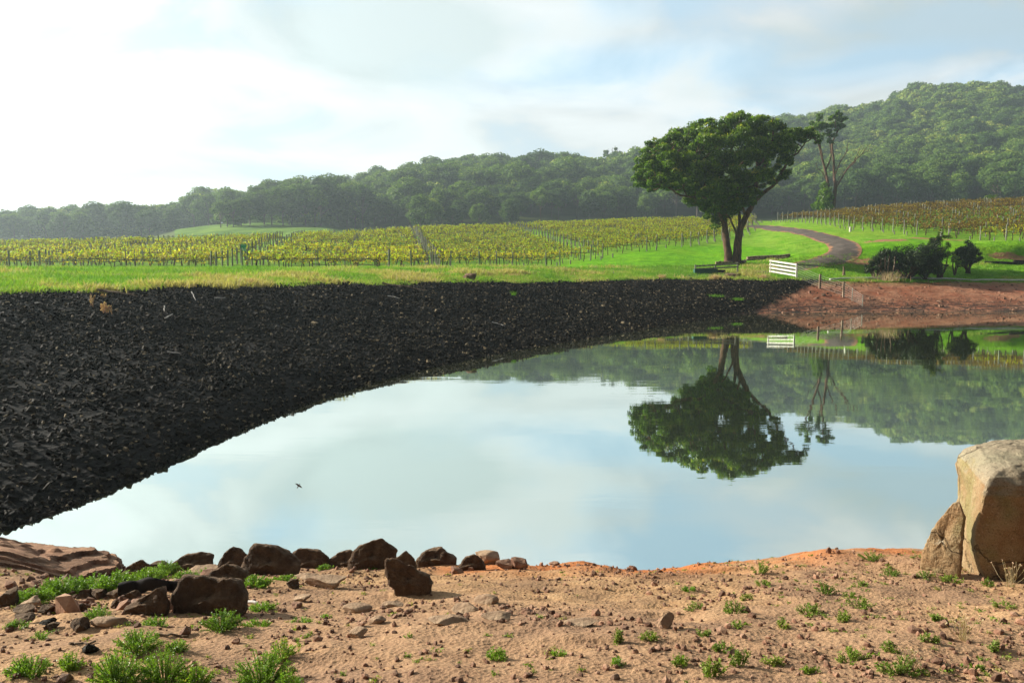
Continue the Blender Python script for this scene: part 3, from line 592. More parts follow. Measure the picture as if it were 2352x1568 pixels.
for s, px, py, wd, hh, lb in [(71,1028,1436,92,12,'broad flat pale sandstone slab in the middle of the bare ground'),(72,1117,1388,56,16,'raised pale stone slab below the orange shore'),(73,1070,1408,66,15,'long thin brown slab left of the raised pale slab'),
    (74,817,1408,68,13,'thin flat slab below and left of the tilted rock'),(75,864,1433,42,13,'short flat slab on the sand above the small blocky stone'),(76,1338,1440,80,5,'very thin pale slab lying flush with the soil'),
    (77,740,1353,96,17,'long flat sandy slab right of the large dark angular rock'),(78,240,1442,80,17,'flat reddish slab on the sand below the wedge rock'),(79,1140,1425,70,9,'low flat slab right of the broad sandstone slab'),(80,700,1332,60,8,'small flat slab at the foot of the shoreline rocks'),(81,900,1395,50,8,'thin slab at the foot of the tilted rock')]:
    rock_thing(s, px, py, wd, hh, M_rockp, lb, .55, 6, .03, name='rock_slab', sub=3, tint=.42)
# layered ledge at the far left shore
t = thing('rock_ledge', 'layered red sandstone ledge sloping into the pond at the left edge', 'rock ledge', tuple(hit(60, 1335)))
b0 = hit(60, 1335)
X0, Y0, RX, RY = -5.3, 7.75, 1.34, .98; gx, gy = np.meshgrid(np.linspace(-1, 1, 300), np.linspace(-1, 1, 260)); gx, gy = gx.ravel(), gy.ravel()
X_ = X0 + gx * RX; Y_ = Y0 + gy * RY; m_ = 1 - gx ** 2 - gy ** 2 + .16 * fbm(X_ * 1.5, Y_ * 2.4, 3., 4, .55); hh = .24 * np.clip(m_, 0, None) ** .75 + .06 * fbm(X_ * .8, Y_ * 2.5, 9., 3) * np.clip(m_ * 3, 0, 1)
stp = .052; q = hh / stp; fr = q - np.floor(q); hh = stp * (np.floor(q) + np.clip((fr - .80) / .20, 0, 1) ** .7 + .16 * fr) + fbm(X_ * 9, Y_ * 14, 2., 3) * .006
Z_ = gz(X_, Y_) * 0 + .50 + (7.75 - Y_) * .16 + hh - .08 * (m_ < .02) - .30 * (m_ < -.1) * 1.; idx = np.arange(len(gx)).reshape(260, 300); f = np.stack([idx[:-1, :-1], idx[:-1, 1:], idx[1:, 1:], idx[1:, :-1]], -1).reshape(-1, 4)
Z_ = np.where(m_ < .02, np.minimum(Z_, gz(X_, Y_) - .06), np.maximum(Z_, gz(X_, Y_) + hh * .6))
me = mk('layer', np.stack([X_, Y_, Z_], 1) - b0, np.zeros((0, 3), int), f, M_ledge, {'tint': .35 + .5 * ((np.floor(q) % 2) > 0)}, True); me.set_sharp_from_angle(angle=math.radians(30)); ob('layer', me, t)
# the big boulder, lofted from horizontal rings
def boulder():
    Yp_, Ys = 6.25, 6.95; rows = [(1352,2203,2274),(1330,2205,2272),(1290,2206,2266),(1250,2210,2250),(1220,2213,2240),(1195,2215,2241),(1165,2217,2246),(1150,2222,2250),(1110,2215,2260),(1085,2222,2264),(1066,2236,2274),(1050,2254,2290),(1037,2285,2325),(1029,2330,2372),(1026,2380,2400)]
    base = hit(2284, 1345); rings = []
    for k, (py, sx, px) in enumerate(rows):
        t = k / (len(rows) - 1); sh = max(0, (k - 8) / 6.)
        a = pt(sx, py, Ys + .1 * sh); b = pt(px, py, Yp_ + .15 * sh + .35 * sh * sh); z = a[2] * .55 + b[2] * .45 - .05 * sh
        ctr = np.array([b[0] + .62, Yp_ + .62]); fw_ = 1 - .55 * sh ** 1.6
        ring = [a[:2], a[:2] * .55 + b[:2] * .45 + np.array([-.025, -.01]), b[:2], b[:2] + np.array([.45, .02 + .05 * sh]) , b[:2] + np.array([.95, .06]), b[:2] + np.array([1.22, .5]), b[:2] + np.array([1.0, 1.0]), a[:2] + np.array([.45, .55]), a[:2] + np.array([.10, .32])]
        ring = [np.array(q) if j < 3 else ctr + (np.array(q) - ctr) * (1 if sh == 0 else (1 - .35 * sh ** 2)) for j, q in enumerate(ring)]
        rings.append([[q[0], q[1], z] for q in ring])
    Rg = np.array(rings); n, m = Rg.shape[:2]
    # refine
    t = np.arange(n).astype(float); q = np.linspace(0, n - 1, 110); Rg = np.stack([np.stack([np.interp(q, t, Rg[:, j, k]) for k in range(3)], 1) for j in range(m)], 1)
    s = np.arange(m + 1).astype(float); q2 = np.linspace(0, m, 160, endpoint=False); Rc = np.concatenate([Rg, Rg[:, :1]], 1)
    V = np.stack([np.stack([np.interp(q2, s, Rc[i, :, k]) for k in range(3)], 1) for i in range(len(Rc))], 0)
    n, m = V.shape[:2]; top = V[-1].mean(0)
    for it in range(2): V[1:-1] = V[1:-1] * .5 + .25 * (np.roll(V, 1, 1)[1:-1] + np.roll(V, -1, 1)[1:-1])
    P = V.reshape(-1, 3); c = P.mean(0); nn = P - c; nn /= np.linalg.norm(nn, axis=1)[:, None]
    d = fbm(P[:,0]*2.3, P[:,1]*2.3, P[:,2]*2.3, 4, .5) * .04 + fbm(P[:,0]*11, P[:,1]*11, P[:,2]*11, 4, .6) * .007
    P = P + nn * d[:, None]; idx = np.arange(n * m).reshape(n, m)
    f = np.stack([idx[:-1], np.roll(idx[:-1], -1, 1), np.roll(idx[1:], -1, 1), idx[1:]], -1).reshape(-1, 4)
    P = np.vstack([P, top + np.array([0, 0, .01])]); j = np.arange(m); f3 = np.stack([idx[-1], np.roll(idx[-1], -1), np.full(m, n * m)], 1)
    P = P - base; me = mk('boulder', P, f3, f, M_bould, {'tint': np.full(len(P), .55)}, True); me.set_sharp_from_angle(angle=math.radians(35))
    return tag(ob('boulder', me, None, base), 'tall standing granite boulder with a rounded top at the right edge', 'boulder')
boulder()
# pebbles
PV = [(rockv(s, 1, 5, .0)[0], ICO[1][1]) for s in range(200, 208)]
Np = 16000; yy = rng.uniform(3.0, 8.7, Np) ** 1.0; uu = rng.uniform(-.75, .75, Np); clump = fbm(uu * yy * 1.1, yy * 1.1, 3., 2); k = rng.random(Np) < np.clip(.45 + clump * .8, .05, 1); yy, uu = yy[k], uu[k]; xx = uu * yy
ky, _, _ = knots(uu); k = yy < ky[:, 4] + .1; xx, yy = xx[k], yy[k]; ps = .004 + rng.gamma(1.3, .0045, len(xx)); ps = np.minimum(ps, .035)
ye_ = rng.uniform(4.6, 6.9, 420); ue_ = rng.uniform(-.66, -.36, 420) + .03 * rng.normal(size=420); xx = np.r_[xx, ue_ * ye_]; yy = np.r_[yy, ye_]; ps = np.r_[ps, .008 + rng.gamma(1.6, .009, 420)]
pz = gz(xx, yy) + ps * .25; R = rots[rng.integers(0, 400, len(xx))]; sc3 = np.stack([ps * 1.2, ps, ps * .75], 1)
v, f3, f4, a = merge_inst(PV, np.stack([xx, yy, pz], 1), R, sc3, rng.uniform(0, .9, len(xx)))
tag(ob('pebbles', mk('pebbles', v, f3, f4, M_stone, {'tint': a})), 'small reddish pebbles and clods strewn over the sandy soil', 'pebbles', kind='stuff')
# clods on the red far bank
Nc = 900; px_ = rng.uniform(1760, 2600, Nc); t = rng.random(Nc) ** 1.5; u = (px_ - 1176) / FPX; Yc = fwz(u) * (1 - t) + np.interp(u, UD, crest[0]) * t; xc = u * Yc; k = rip_mask(xc, Yc) > .5; xc, Yc = xc[k], Yc[k]
ps = rng.gamma(2, .022, len(xc)); v, f3, f4, a = merge_inst(PV, np.stack([xc, Yc, gz(xc, Yc)], 1), rots[rng.integers(0, 400, len(xc))], np.stack([ps * 1.6, ps, ps * .6], 1), rng.uniform(0, .6, len(xc)))
tag(ob('clods', mk('clods', v, f3, f4, M_stone, {'tint': a})), 'lumps of red clay on the far bank above the waterline', 'clods', kind='stuff')

# ------------------------------------------------------------------ foliage
def leaves(G, c, rad, n, size, r, asp=.5, shell=.6, tint=(.2, .9), droop=0., flat=.0, topw=0):
    d = r.normal(size=(n, 3)); d /= np.linalg.norm(d, axis=1)[:, None]; rr = (shell + (1 - shell) * r.random(n)) ; P = np.asarray(c) + d * rr[:, None] * np.asarray(rad)
    nrm = d * (1 - .55) + r.normal(size=(n, 3)) * .42 + np.array([0, 0, flat]); nrm /= np.linalg.norm(nrm, axis=1)[:, None]
    a = r.normal(size=(n, 3)); a[:, 2] -= droop; a -= (a * nrm).sum(1)[:, None] * nrm; a /= np.linalg.norm(a, axis=1)[:, None] + 1e-9; b = np.cross(nrm, a)
    s = size * r.uniform(.65, 1.3, n)[:, None]; L = a * s; W = b * s * asp
    V = np.stack([P - L, P + W * .9 , P + L, P - W * .9], 1).reshape(-1, 3); f = np.arange(4 * n).reshape(n, 4)
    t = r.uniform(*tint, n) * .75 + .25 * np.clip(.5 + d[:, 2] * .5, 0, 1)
    if topw: t = np.clip(r.uniform(*tint, n) * .55 + .5 * np.clip(d[:, 2] * .8 + .1, 0, 1) + r.normal() * .08, 0, 1)  # sunlit look painted in: leaves tinted lighter towards the top of each spray
    G.add(V, f, np.repeat(t, 4)); return G
def zt(z): return z
# --- big gum tree (coordinates measured on a drawing of the tree, .0156 m per unit, base at 815,1190)
def gum():
    base = hit(1682, 606, 60); base[1] = 78.; base[0] = ray(1682, 606)[0] * 78; base[2] = g1(base[0], 78.)
    k = .3662 / FPX * 78.; t = thing('gum_tree', 'large spreading eucalyptus with two joined dark trunks on the green bank', 'tree', base)
    L = lambda x, z, y=0.: np.array([(x - 815) * k, y, (1190 - z) * k])
    G = Geo(); r = np.random.default_rng(5)
    BR = [([(792,1205,0),(786,1120,0),(774,1040,.1),(764,960,.1),(755,880,.3),(742,790,.5),(738,700,.4),(735,600,0),(720,500,-.3),(690,420,-.4)], .44, .08),
      ([(838,1205,0),(842,1130,0),(846,1050,0),(856,980,0),(885,905,-.2),(925,820,-.3),(942,720,-.2),(955,600,0),(948,480,.2),(925,370,.3)], .50, .08),
      ([(764,960,.1),(715,880,-.6),(655,800,-1.2),(590,785,-1.5),(520,788,-1.8),(440,772,-2),(390,735,-2.2),(330,700,-2.2)], .20, .05),
      ([(742,790,.5),(690,690,-.6),(620,620,-1.2),(540,595,-1.8),(460,590,-2.),(400,540,-2.),(345,500,-2.)], .19, .04),
      ([(738,700,.4),(680,590,1.5),(600,500,2.4),(520,430,2.6)], .16, .04),
      ([(735,600,0),(780,480,-1.),(810,380,-1.2),(830,310,-1.2)], .15, .04),
      ([(925,820,-.3),(985,755,-.8),(1040,710,-1.),(1090,620,-1.),(1135,550,-.8),(1190,510,-.5),(1225,465,-.4),(1290,415,-.3)], .19, .05),
      ([(942,720,-.2),(1000,620,1.),(1045,520,1.6),(1060,430,1.8)], .17, .04),
      ([(856,980,0),(868,880,1.),(862,760,1.6),(880,620,2.),(870,500,2.4)], .20, .04),
      ([(955,600,0),(1000,500,-1.2),(1010,400,-1.6),(1010,320,-1.4)], .15, .04),
      ([(885,905,-.2),(850,850,-1.2),(800,760,-2.2),(760,650,-2.6)], .15, .04),
      ([(848,1040,0),(815,970,-.3),(770,900,-.8),(720,870,-1.2),(660,860,-1.4)], .13, .03)]
    SK = []
    for pts, r0, r1 in BR:
        P = smooth_path([L(x, z, y) for x, z, y in pts], 4); n = len(P); P[1:] += r.normal(size=(n - 1, 3)) * .03 * (np.linspace(0, 1, n - 1)[:, None] + .3)
        R_ = r0 + (r1 - r0) * np.linspace(0, 1, n) ** .8
        if r0 > .4: R_[:3] *= np.array([1.45, 1.2, 1.05])
        tube(G, P, R_, 9, .5); SK.append(P)
    S = np.vstack([p[len(p)//4:] for p in SK])
    PF = [(205,665,42),(250,690,50),(318,680,55),(262,560,55),(330,560,65),(335,440,50),(400,640,62),(400,460,72),(470,560,75),(455,395,52),(530,375,62),(590,350,45),(560,480,80),(640,450,80),(650,560,80),(560,630,70),(480,690,48),(600,710,62),(700,650,80),(680,400,55),(735,325,52),(790,290,48),(860,285,42),(780,420,80),(860,380,72),(930,295,38),(990,292,40),(960,380,75),(1045,335,45),(1080,360,50),(1125,400,50),(1060,450,70),(900,500,80),(980,540,65),(800,560,75),(760,720,75),(840,740,65),(715,820,66),(800,840,70),(865,815,45),(620,835,48),(555,840,34),(650,890,36),(745,905,40),(1130,480,50),(1175,400,40),(1230,400,42),(1285,410,42),(1312,450,20),(1080,610,42),(1105,560,40),(1045,690,34),(1115,650,30),(1010,650,35),(300,735,25),(690,905,25),(1000,720,25),(1220,440,25),(265,625,55),(345,690,52),(420,705,46),(360,600,62),(225,610,40),(290,510,52),(305,455,42),(240,700,38),(290,690,45),(1240,400,40),(1100,440,60),(560,720,55),(500,640,70),(430,600,70),(690,860,60),(745,870,60),(800,890,48),(850,850,50),(885,780,55),(605,790,62),(560,800,45),(665,925,34),(705,935,34),(640,760,70),(700,780,80),(820,690,75),(910,640,60)]
    CR = Geo(); tw = Geo()
    for (x, z, rad) in PF:
        rho = min(1., math.hypot((x - 735) / 600, (z - 590) / 340)); dh = 4.6 * math.sqrt(max(0, 1 - rho * rho))
        ys = [-dh, 0, dh] if dh > 1.6 else [r.uniform(-.6, .6)]
        if dh > 3.9: ys = [-dh, -dh * .3, dh * .4, dh]
        for y in ys:
            shr = 1 - .10 * (abs(y) > .8 * dh and dh > 1.6); c = L(735 + (x - 735) * shr + r.normal() * 10, 590 + (z - 590) * shr + r.normal() * 8, y + r.normal() * .3)
            d = np.linalg.norm(S - c, axis=1); j = int(np.argmin(d)); p0 = S[j]
            if d[j] < 6: tube(tw, smooth_path([p0, (p0 + c) / 2 + r.normal(size=3) * .12 + np.array([0, 0, -.15]), c], 3), np.linspace(.06, .018, 7), 5, .5, False)
            R0 = rad * k * 1.02
            for q in range(4):                           # each bough is a handful of uneven sprays
                o = r.normal(size=3); o /= np.linalg.norm(o); o[2] = abs(o[2]) * .9 - .3; rr = R0 * r.uniform(.42, .68); cc = c + o * R0 * .62
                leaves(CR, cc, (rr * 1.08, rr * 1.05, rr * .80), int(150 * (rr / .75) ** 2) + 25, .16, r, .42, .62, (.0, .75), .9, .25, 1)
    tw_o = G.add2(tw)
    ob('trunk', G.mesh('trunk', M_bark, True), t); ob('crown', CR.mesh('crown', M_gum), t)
    return base
GB = gum()
# --- sparse tall tree on the ridge
def ridge_tree():
    Y = 145.; x0 = ray((3000 + 503 * .6376) * .5742, 476)[0] * Y; base = np.array([x0, Y, g1(x0, Y) - .3]); k = .366 / FPX * Y
    zb = (H + ray(1905, 476)[1] * Y); off = zb - base[2]
    t = thing('ridge_tree', 'tall sparse tree with two trunks and a bare right limb behind the right vineyard', 'tree', base)
    L = lambda x, z, y=0.: np.array([(x - 503) * k, y, (830 - z) * k + off]); G = Geo(); r = np.random.default_rng(9)
    BR = [([(488,910),(485,820),(478,700),(468,610),(445,530),(415,450),(385,380),(370,340)], .55, .08), ([(520,910),(521,810),(522,700),(526,640),(515,560),(510,450),(528,380),(552,320),(545,275)], .6, .08),
      ([(524,740),(558,665),(610,590),(650,540),(688,505),(715,455)], .3, .06), ([(650,540),(662,500),(672,460)], .12, .05), ([(610,590),(640,560),(660,530),(690,470)], .12, .05), ([(526,640),(548,560),(580,500),(590,450)], .2, .05), ([(580,500),(600,480),(595,440)], .1, .04),
      ([(472,660),(442,612),(412,590),(405,560)], .13, .04), ([(468,610),(495,520),(482,440),(470,380)], .25, .05), ([(445,530),(420,420),(430,340),(440,300)], .2, .05), ([(510,450),(480,400),(465,350)], .15, .05), ([(528,380),(510,320),(515,280)], .15, .05), ([(530,700),(560,640),(575,605)], .12, .04), ([(690,505),(720,490),(735,455)], .08, .03)]
    for pts, r0, r1 in BR:
        P = smooth_path([L(x, z, r.normal() * .3) for x, z in pts], 3); tube(G, P, np.linspace(r0, r1, len(P)) * .62, 7)
    ob('trunk', G.mesh('trunk', M_bark, True), t); CR = Geo()
    for x, z, rad in [(400,320,36),(365,350,30),(350,352,18),(425,290,22),(440,345,34),(470,340,30),(520,270,26),(515,262,16),(545,300,30),(500,305,26),(560,315,20),(520,335,22),(430,400,22),(462,385,20),(395,365,28),(545,345,14),(480,420,14),(505,390,14)]:
        for q in range(4):
            c = L(x, z, 0) + r.normal(size=3) * rad * k * .5; rr = rad * k * .6; leaves(CR, c, (rr, rr, rr * .7), 85, .27, r, .45, .3, (.0, .55), .6)
    for x, z, rad in [(465,700,24),(468,740,30),(460,780,34),(475,820,34),(450,815,26),(480,765,26)]:
        for q in range(3):
            c = L(x, z, r.normal()) ; rr = rad * k; leaves(CR, c, (rr, rr, rr), 130, .27, r, .5, .6, (.0, .5))
    ob('crown', CR.mesh('crown', M_gum), t)
ridge_tree()
# --- forest trees
def forest_variant(seed, kind):
    r = np.random.default_rng(seed); G = Geo(); T_ = Geo(); h = 1.0
    # unit tree: total height 1; crown centre about .62
    nb = r.integers(9, 14); top = .98; wd = r.uniform(.30, .42) if kind == 0 else r.uniform(.22, .30); lowc = .30 if kind == 0 else .48
    if kind == 2: lowc = .12
    tube(T_, smooth_path([(0, 0, -.08), (r.normal() * .01, 0, .2), (r.normal() * .03, r.normal() * .02, .5), (r.normal() * .05, r.normal() * .04, .8)], 3), np.linspace(.022, .006, 10), 6, .5)
    for i in range(nb):
        a = i * 2.4 + r.uniform(-.4, .4); q = math.sqrt((i + .5) / nb); z = lowc + (top - lowc) * (1 - q * q * .75) * r.uniform(.82, .95); rr = r.uniform(.09, .15) * (1.25 if kind != 1 else .9)
        c = np.array([math.cos(a) * wd * q, math.sin(a) * wd * q, min(z, top - rr * .8)])
        tube(T_, [(0, 0, max(.12, z * .5)), c * .6 + np.array([0, 0, .2 * z]), c], (.010, .007, .004), 4, .5, False)
        v, f = ICO[1]; G.add(v * np.array([rr, rr, rr * .7]) * .72 + c, f, .1)
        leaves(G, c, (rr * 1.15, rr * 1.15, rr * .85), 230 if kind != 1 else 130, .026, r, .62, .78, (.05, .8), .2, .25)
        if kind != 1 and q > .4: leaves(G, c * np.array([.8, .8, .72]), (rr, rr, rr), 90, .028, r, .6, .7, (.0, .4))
    return G, T_
NV = 9; FVg = [forest_variant(300 + i, [0, 0, 2, 0, 1, 0, 2, 1, 0][i]) for i in range(NV)]
FM = [(a.mesh('crown', M_for), b.mesh('trunk', M_bark2, True)) for a, b in FVg]
cells = []
sp = 8.2
for Y0 in np.arange(165, 660, sp):
    n = int(1.5 * Y0 / sp); xs = (np.arange(n) - n / 2) * sp + rng.uniform(-3.4, 3.4, n); ys = Y0 + rng.uniform(-3.4, 3.4, n); cells.append(np.stack([xs, ys], 1))
cells = np.vstack(cells); u = cells[:, 0] / cells[:, 1]; ky, kz, km = knots(u); Yc = cells[:, 1]; px_ = u * FPX + 1176
ok = (np.abs(u) < .78) & (Yc < ky[:, 17] + np.where(px_ < 760, 60, 14))
front = np.interp(px_, [-700, 0, 380, 430, 470, 560, 640, 735, 745, 930, 945, 1184, 1500, 1740, 2352, 3000], [262, 262, 268, 283, 280, 262, 246, 240, 250, 255, 222, 250, 262, 275, 262, 262])
ok &= Yc > front; ok &= ~((px_ < 430) & (Yc > 400))
cells, px_ = cells[ok], px_[ok]; zg = gz(cells[:, 0], cells[:, 1]); Yc = cells[:, 1]
ht = rng.uniform(13, 17.5, len(cells)); ht[(px_ > 1760)] *= .85; ht *= np.where((px_ > 1760) & (Yc > 520), .66, 1); ht = np.where((px_ > 950) & (px_ < 1500) & (Yc < 290), rng.uniform(9.5, 14, len(ht)), ht); ht *= np.interp(px_, [430, 470, 760, 900, 960], [.74, .86, .88, .9, 1.]) * np.where(px_ < 1700, .93, 1); ht *= 1 + .22 * fbm(cells[:, 0] / 20, cells[:, 1] / 20)
ex = []                                               # named skyline trees: px, top y, width factor, depth
for px, ty, Y, v_, hh in [(2090,200,556,3,20),(2150,193,556,0,20),(2185,190,558,1,19),(2215,192,556,3,19),(2235,205,556,0,17),(2315,202,558,0,17),(2345,215,555,3,15),(2275,215,557,1,15),(1185,360,398,0,17),(1290,353,400,5,17),(1310,357,400,0,16),(1340,362,402,8,15),(1050,362,398,3,16),(1000,368,392,0,16),(1480,345,440,0,16),(620,412,330,0,17),(655,416,328,3,16),(690,402,330,0,18),(590,428,322,5,15),(790,400,362,8,18),(880,385,370,0,17),(920,388,372,5,15),(1840,262,536,4,14),(1905,252,556,4,13),(1950,250,556,7,12),(2010,246,556,1,12),
    (775,447,262,2,11.5),(815,455,263,0,11),(860,452,266,2,11),(905,450,262,5,12),(500,452,318,4,13),(540,450,318,7,13.5),(520,455,325,4,12),(505,462,228,4,10),(520,455,232,7,11),(534,458,230,4,10),(552,452,236,0,11),(572,445,240,0,11),(605,438,244,3,12),(622,428,246,0,13),(648,425,243,5,13),(668,428,246,0,13),(700,425,242,3,13),(722,432,240,7,12),(965,440,226,6,9.),(990,462,224,0,8.5),(1040,470,228,5,8),(1100,466,232,8,8),(1170,468,238,6,8.5)]:
    a, b = ray(px, ty); ex.append((a * Y, Y, H + b * Y - hh, hh, v_))
exa = np.array(ex); al = np.vstack([np.column_stack([cells, zg, ht, rng.integers(0, NV, len(cells))]), exa])
# ground the named trees
for q in range(len(cells), len(al)):
    g_ = g1(al[q, 0], al[q, 1]); top = al[q, 2] + al[q, 3]; al[q, 2] = min(g_, al[q, 2] + 3) if g_ < al[q, 2] else g_; al[q, 3] = max(7, top - al[q, 2]) if al[q, 2] < top - 7 else al[q, 3]
# visibility test with a pixel-column buffer, near to far
o_ = np.argsort(al[:, 1]); buf = np.full(600, 1e9); score = np.zeros(len(al))
cy_ = np.interp(np.clip(al[:, 0] / al[:, 1], -1, 1), UD, [0] * len(UD))
uu_ = np.linspace(-.644, .644, 600); cre = np.interp(uu_, UD, F[14][1]); creY = np.interp(uu_, UD, F[14][0]); buf[:] = -(cre + 1.6 - H) / creY
for i in o_:
    x, Y, z, h_, v_ = al[i]; c0 = int((x / Y - h_ * .3 / Y + .644) / 1.288 * 600); c1 = int((x / Y + h_ * .3 / Y + .644) / 1.288 * 600) + 1; c0, c1 = max(c0, 0), min(c1, 600)
    if c1 <= c0: continue
    top = -(z + h_ - H) / Y; bot = -(z + .25 * h_ - H) / Y; v_is = np.clip(np.minimum(buf[c0:c1], bot) - top, 0, None); score[i] = v_is.sum()
    buf[c0:c1] = np.minimum(buf[c0:c1], top + .15 * h_ / Y)
pick = set(np.argsort(-score)[:288].tolist()) | set(range(len(cells), len(al)))
pick = set(sorted(pick, key=lambda i: -(score[i] + (i >= len(cells)) * 10))[:300])
def flabel(px, Y):
    if px < 440: return 'gum tree in the dark flat wood left of the green paddock', 'trees of the flat left wood'
    if px < 740: return 'gum tree on the rise above the green paddock', 'trees above the paddock'
    if px < 945 and Y < 275: return 'gum tree with visible trunk at the edge of the green paddock', 'trees at the paddock edge'
    if px < 1500 and Y < 300: return 'low olive gum tree at the foot of the middle hill behind the vineyard', 'trees at the foot of the middle hill'
    if px < 1500: return 'rounded gum tree on the wooded middle hill', 'trees on the middle hill'
    if Y > 500: return 'gum tree along the skyline of the right hill', 'trees on the right skyline'
    return 'gum tree on the slope of the wooded right hill', 'trees on the right hill'
restT = [i for i in range(len(al)) if i not in pick]
for i in sorted(pick):
    x, Y, z, h_, v_ = al[i]; lb, gr = flabel(x / Y * FPX + 1176, Y)
    t = thing('forest_tree', lb, 'tree', (x, Y, z), float(rng.uniform(0, 6.28)), gr, (h_ * rng.uniform(.95, 1.15), h_ * rng.uniform(.95, 1.15), h_))
    ob('crown', FM[int(v_)][0], t); ob('trunk', FM[int(v_)][1], t)
VB = []
for a, b in FVg:                                      # light versions for the far mass
    v, f3, f4, ta = a.arrays(); q = np.concatenate([np.column_stack([f4[::1][:, :3]]), f4[:, [0, 2, 3]], f3]); VB.append((v, q, ta))
VBl = []
for v, q, ta in VB:
    pass
def light_variant(seed, kind):
    r = np.random.default_rng(seed); G = Geo(); nb = 10; wd = .38; top = .98; lowc = .35
    for i in range(nb):
        a = i * 2.4 + r.uniform(-.4, .4); q = math.sqrt((i + .5) / nb); z = lowc + (top - lowc) * (1 - q * q * .7) * r.uniform(.82, .95); rr = r.uniform(.11, .17)
        c = np.array([math.cos(a) * wd * q, math.sin(a) * wd * q, min(z, top - rr * .8)]); v, f = ICO[1]; G.add(v * np.array([rr, rr, rr * .7]) * .8 + c, f, .1)
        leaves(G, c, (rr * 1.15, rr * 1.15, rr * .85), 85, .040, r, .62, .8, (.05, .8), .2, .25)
    v, f3, f4, ta = G.arrays(); return v, np.concatenate([f3, f4[:, :3], f4[:, [0, 2, 3]]]), ta
LV = [light_variant(400 + i, 0) for i in range(8)]
rt = al[restT]; ug = al[(rng.random(len(al)) < .9) & (al[:, 0] / al[:, 1] < -.2)].copy(); ug[:, 0] += rng.uniform(-4, 4, len(ug)); ug[:, 1] += rng.uniform(2, 6, len(ug)); ug[:, 2] = gz(ug[:, 0], ug[:, 1]) - 1.5; ug[:, 3] = rng.uniform(4, 7, len(ug)); rt = np.vstack([rt, ug]); fc = np.array([rotz(a) for a in rng.uniform(0, 6.28, 200)])
v, f3, f4, a = merge_inst(LV, rt[:, :3], fc[rng.integers(0, 200, len(rt))], np.stack([rt[:, 3] * 1.08, rt[:, 3] * 1.08, rt[:, 3]], 1), rng.uniform(-.38, .38, len(rt)))
print('forest', len(al), 'stuff', len(rt))
tag(ob('forest', mk('forest', v, f3, f4, M_for, {'tint': a})), 'dense eucalyptus forest covering the far hills as one mass', 'forest', kind='stuff')
# bare-topped snag on the skyline
def snag():
    Y = 402.; a, b = ray(1412, 392); x = a * Y; z0 = g1(x, Y); t = thing('snag_tree', 'bare topped ragged tree standing above the middle hill skyline', 'tree', (x, Y, z0)); k = .3335 / FPX * Y; r = np.random.default_rng(3)
    topz = H + ray(1412, 335)[1] * Y - z0; L = lambda X, Z: np.array([(X - 1900) * k, r.normal() * .4, topz - (Z - 140) * k]); G = Geo()
    for pts, r0 in [([(1900,420),(1900,300),(1895,230),(1905,180),(1900,140)], .6), ([(1898,250),(1860,215),(1830,190),(1822,170)], .3), ([(1898,240),(1925,210),(1945,180)], .3), ([(1860,215),(1850,180),(1855,160)], .2), ([(1900,200),(1880,170),(1885,150)], .2), ([(1925,210),(1915,170)], .2), ([(1895,270),(1930,250),(1935,230)], .2)]:
        P = [L(*p) for p in pts]; P[0] = L(*pts[0]) if pts[0][1] < 400 else np.array([0, 0, -.5]); tube(G, smooth_path(P, 3), np.linspace(r0, .08, (len(P) - 1) * 3 + 1), 5)
    CR = Geo()
    for X, Z, R_ in [(1900,265,26),(1840,180,14),(1835,200,12),(1900,190,18),(1935,190,14),(1880,240,16),(1920,225,14),(1930,250,14),(1905,160,10)]:
        leaves(CR, L(X, Z), np.array([1, 1, .8]) * R_ * k * 1.25, 110, .6, r, .5, .2, (0, .4))
    ob('trunk', G.mesh('trunk', M_bark2), t); ob('crown', CR.mesh('crown', M_for), t)
snag()

# ------------------------------------------------------------------ vineyard
def vine_variant(seed):
    r = np.random.default_rng(seed); T_ = Geo(); G = Geo(); lean = r.normal() * .12
    P = smooth_path([(0, 0, -.05), (lean * .5 + r.normal() * .04, r.normal() * .03, .35), (lean, 0, .85)], 3); tube(T_, P, np.linspace(.05, .035, len(P)), 5)
    for s in (-1, 1):
        Q = smooth_path([(lean, 0, .85), (lean + s * .35, r.normal() * .03, .92), (lean + s * 1.0, r.normal() * .03, .92 + r.normal() * .04)], 3); tube(T_, Q, np.linspace(.035, .018, len(Q)), 5)
        for q in range(4):
            x = lean + s * (.15 + .22 * q); e = np.array([x + r.normal() * .14, r.normal() * .1, 1.25 + r.uniform(0, .35)]); tube(T_, [(x, 0, .92), (x * .5 + e[0] * .5, 0, 1.1), e], .011, 3, .5, False)
            leaves(G, e + np.array([0, 0, -.16]), (.22, .20, .32), int(r.uniform(4, 17)), .088, r, .85, .2, (.05, 1.), .3)
            if r.random() < .6: leaves(G, (x, 0, .80), (.25, .15, .22), 5, .08, r, .85, .2, (.0, .7), .5)
    return G, T_
VG = [vine_variant(500 + i) for i in range(8)]; VM = [(a.mesh('foliage', M_vine), a.mesh('foliage', M_vine2), b.mesh('stem', M_vbark)) for a, b in VG]
ROWG = 2.15; U0 = -.16
def lineX(k, Y): return [-36.5 + U0 * (Y - 62), -21.2 + U0 * (Y - 62), -6.2 + U0 * (Y - 67), 9.7 + U0 * (Y - 87)][k]
def rightX(Y): return float(np.interp(Y, [61, 67, 72, 79, 95, 112, 150], [-9, -7, -4, 2.5, 19.9, 32, 45.5]))
postm = Geo(); tube(postm, [(0, 0, -.3), (0, 0, 1.58)], .070, 7, .5); PM = postm.mesh('post', M_post, False)
pm2 = Geo(); tube(pm2, [(0, 0, -.3), (0, 0, 1.6)], .035, 5, .5); PMt = pm2.mesh('post', M_post)
pm3 = Geo(); tube(pm3, [(0, 0, -.3), (0, 0, .42)], .07, 7, .5); PMs = pm3.mesh('stay_post', M_post)
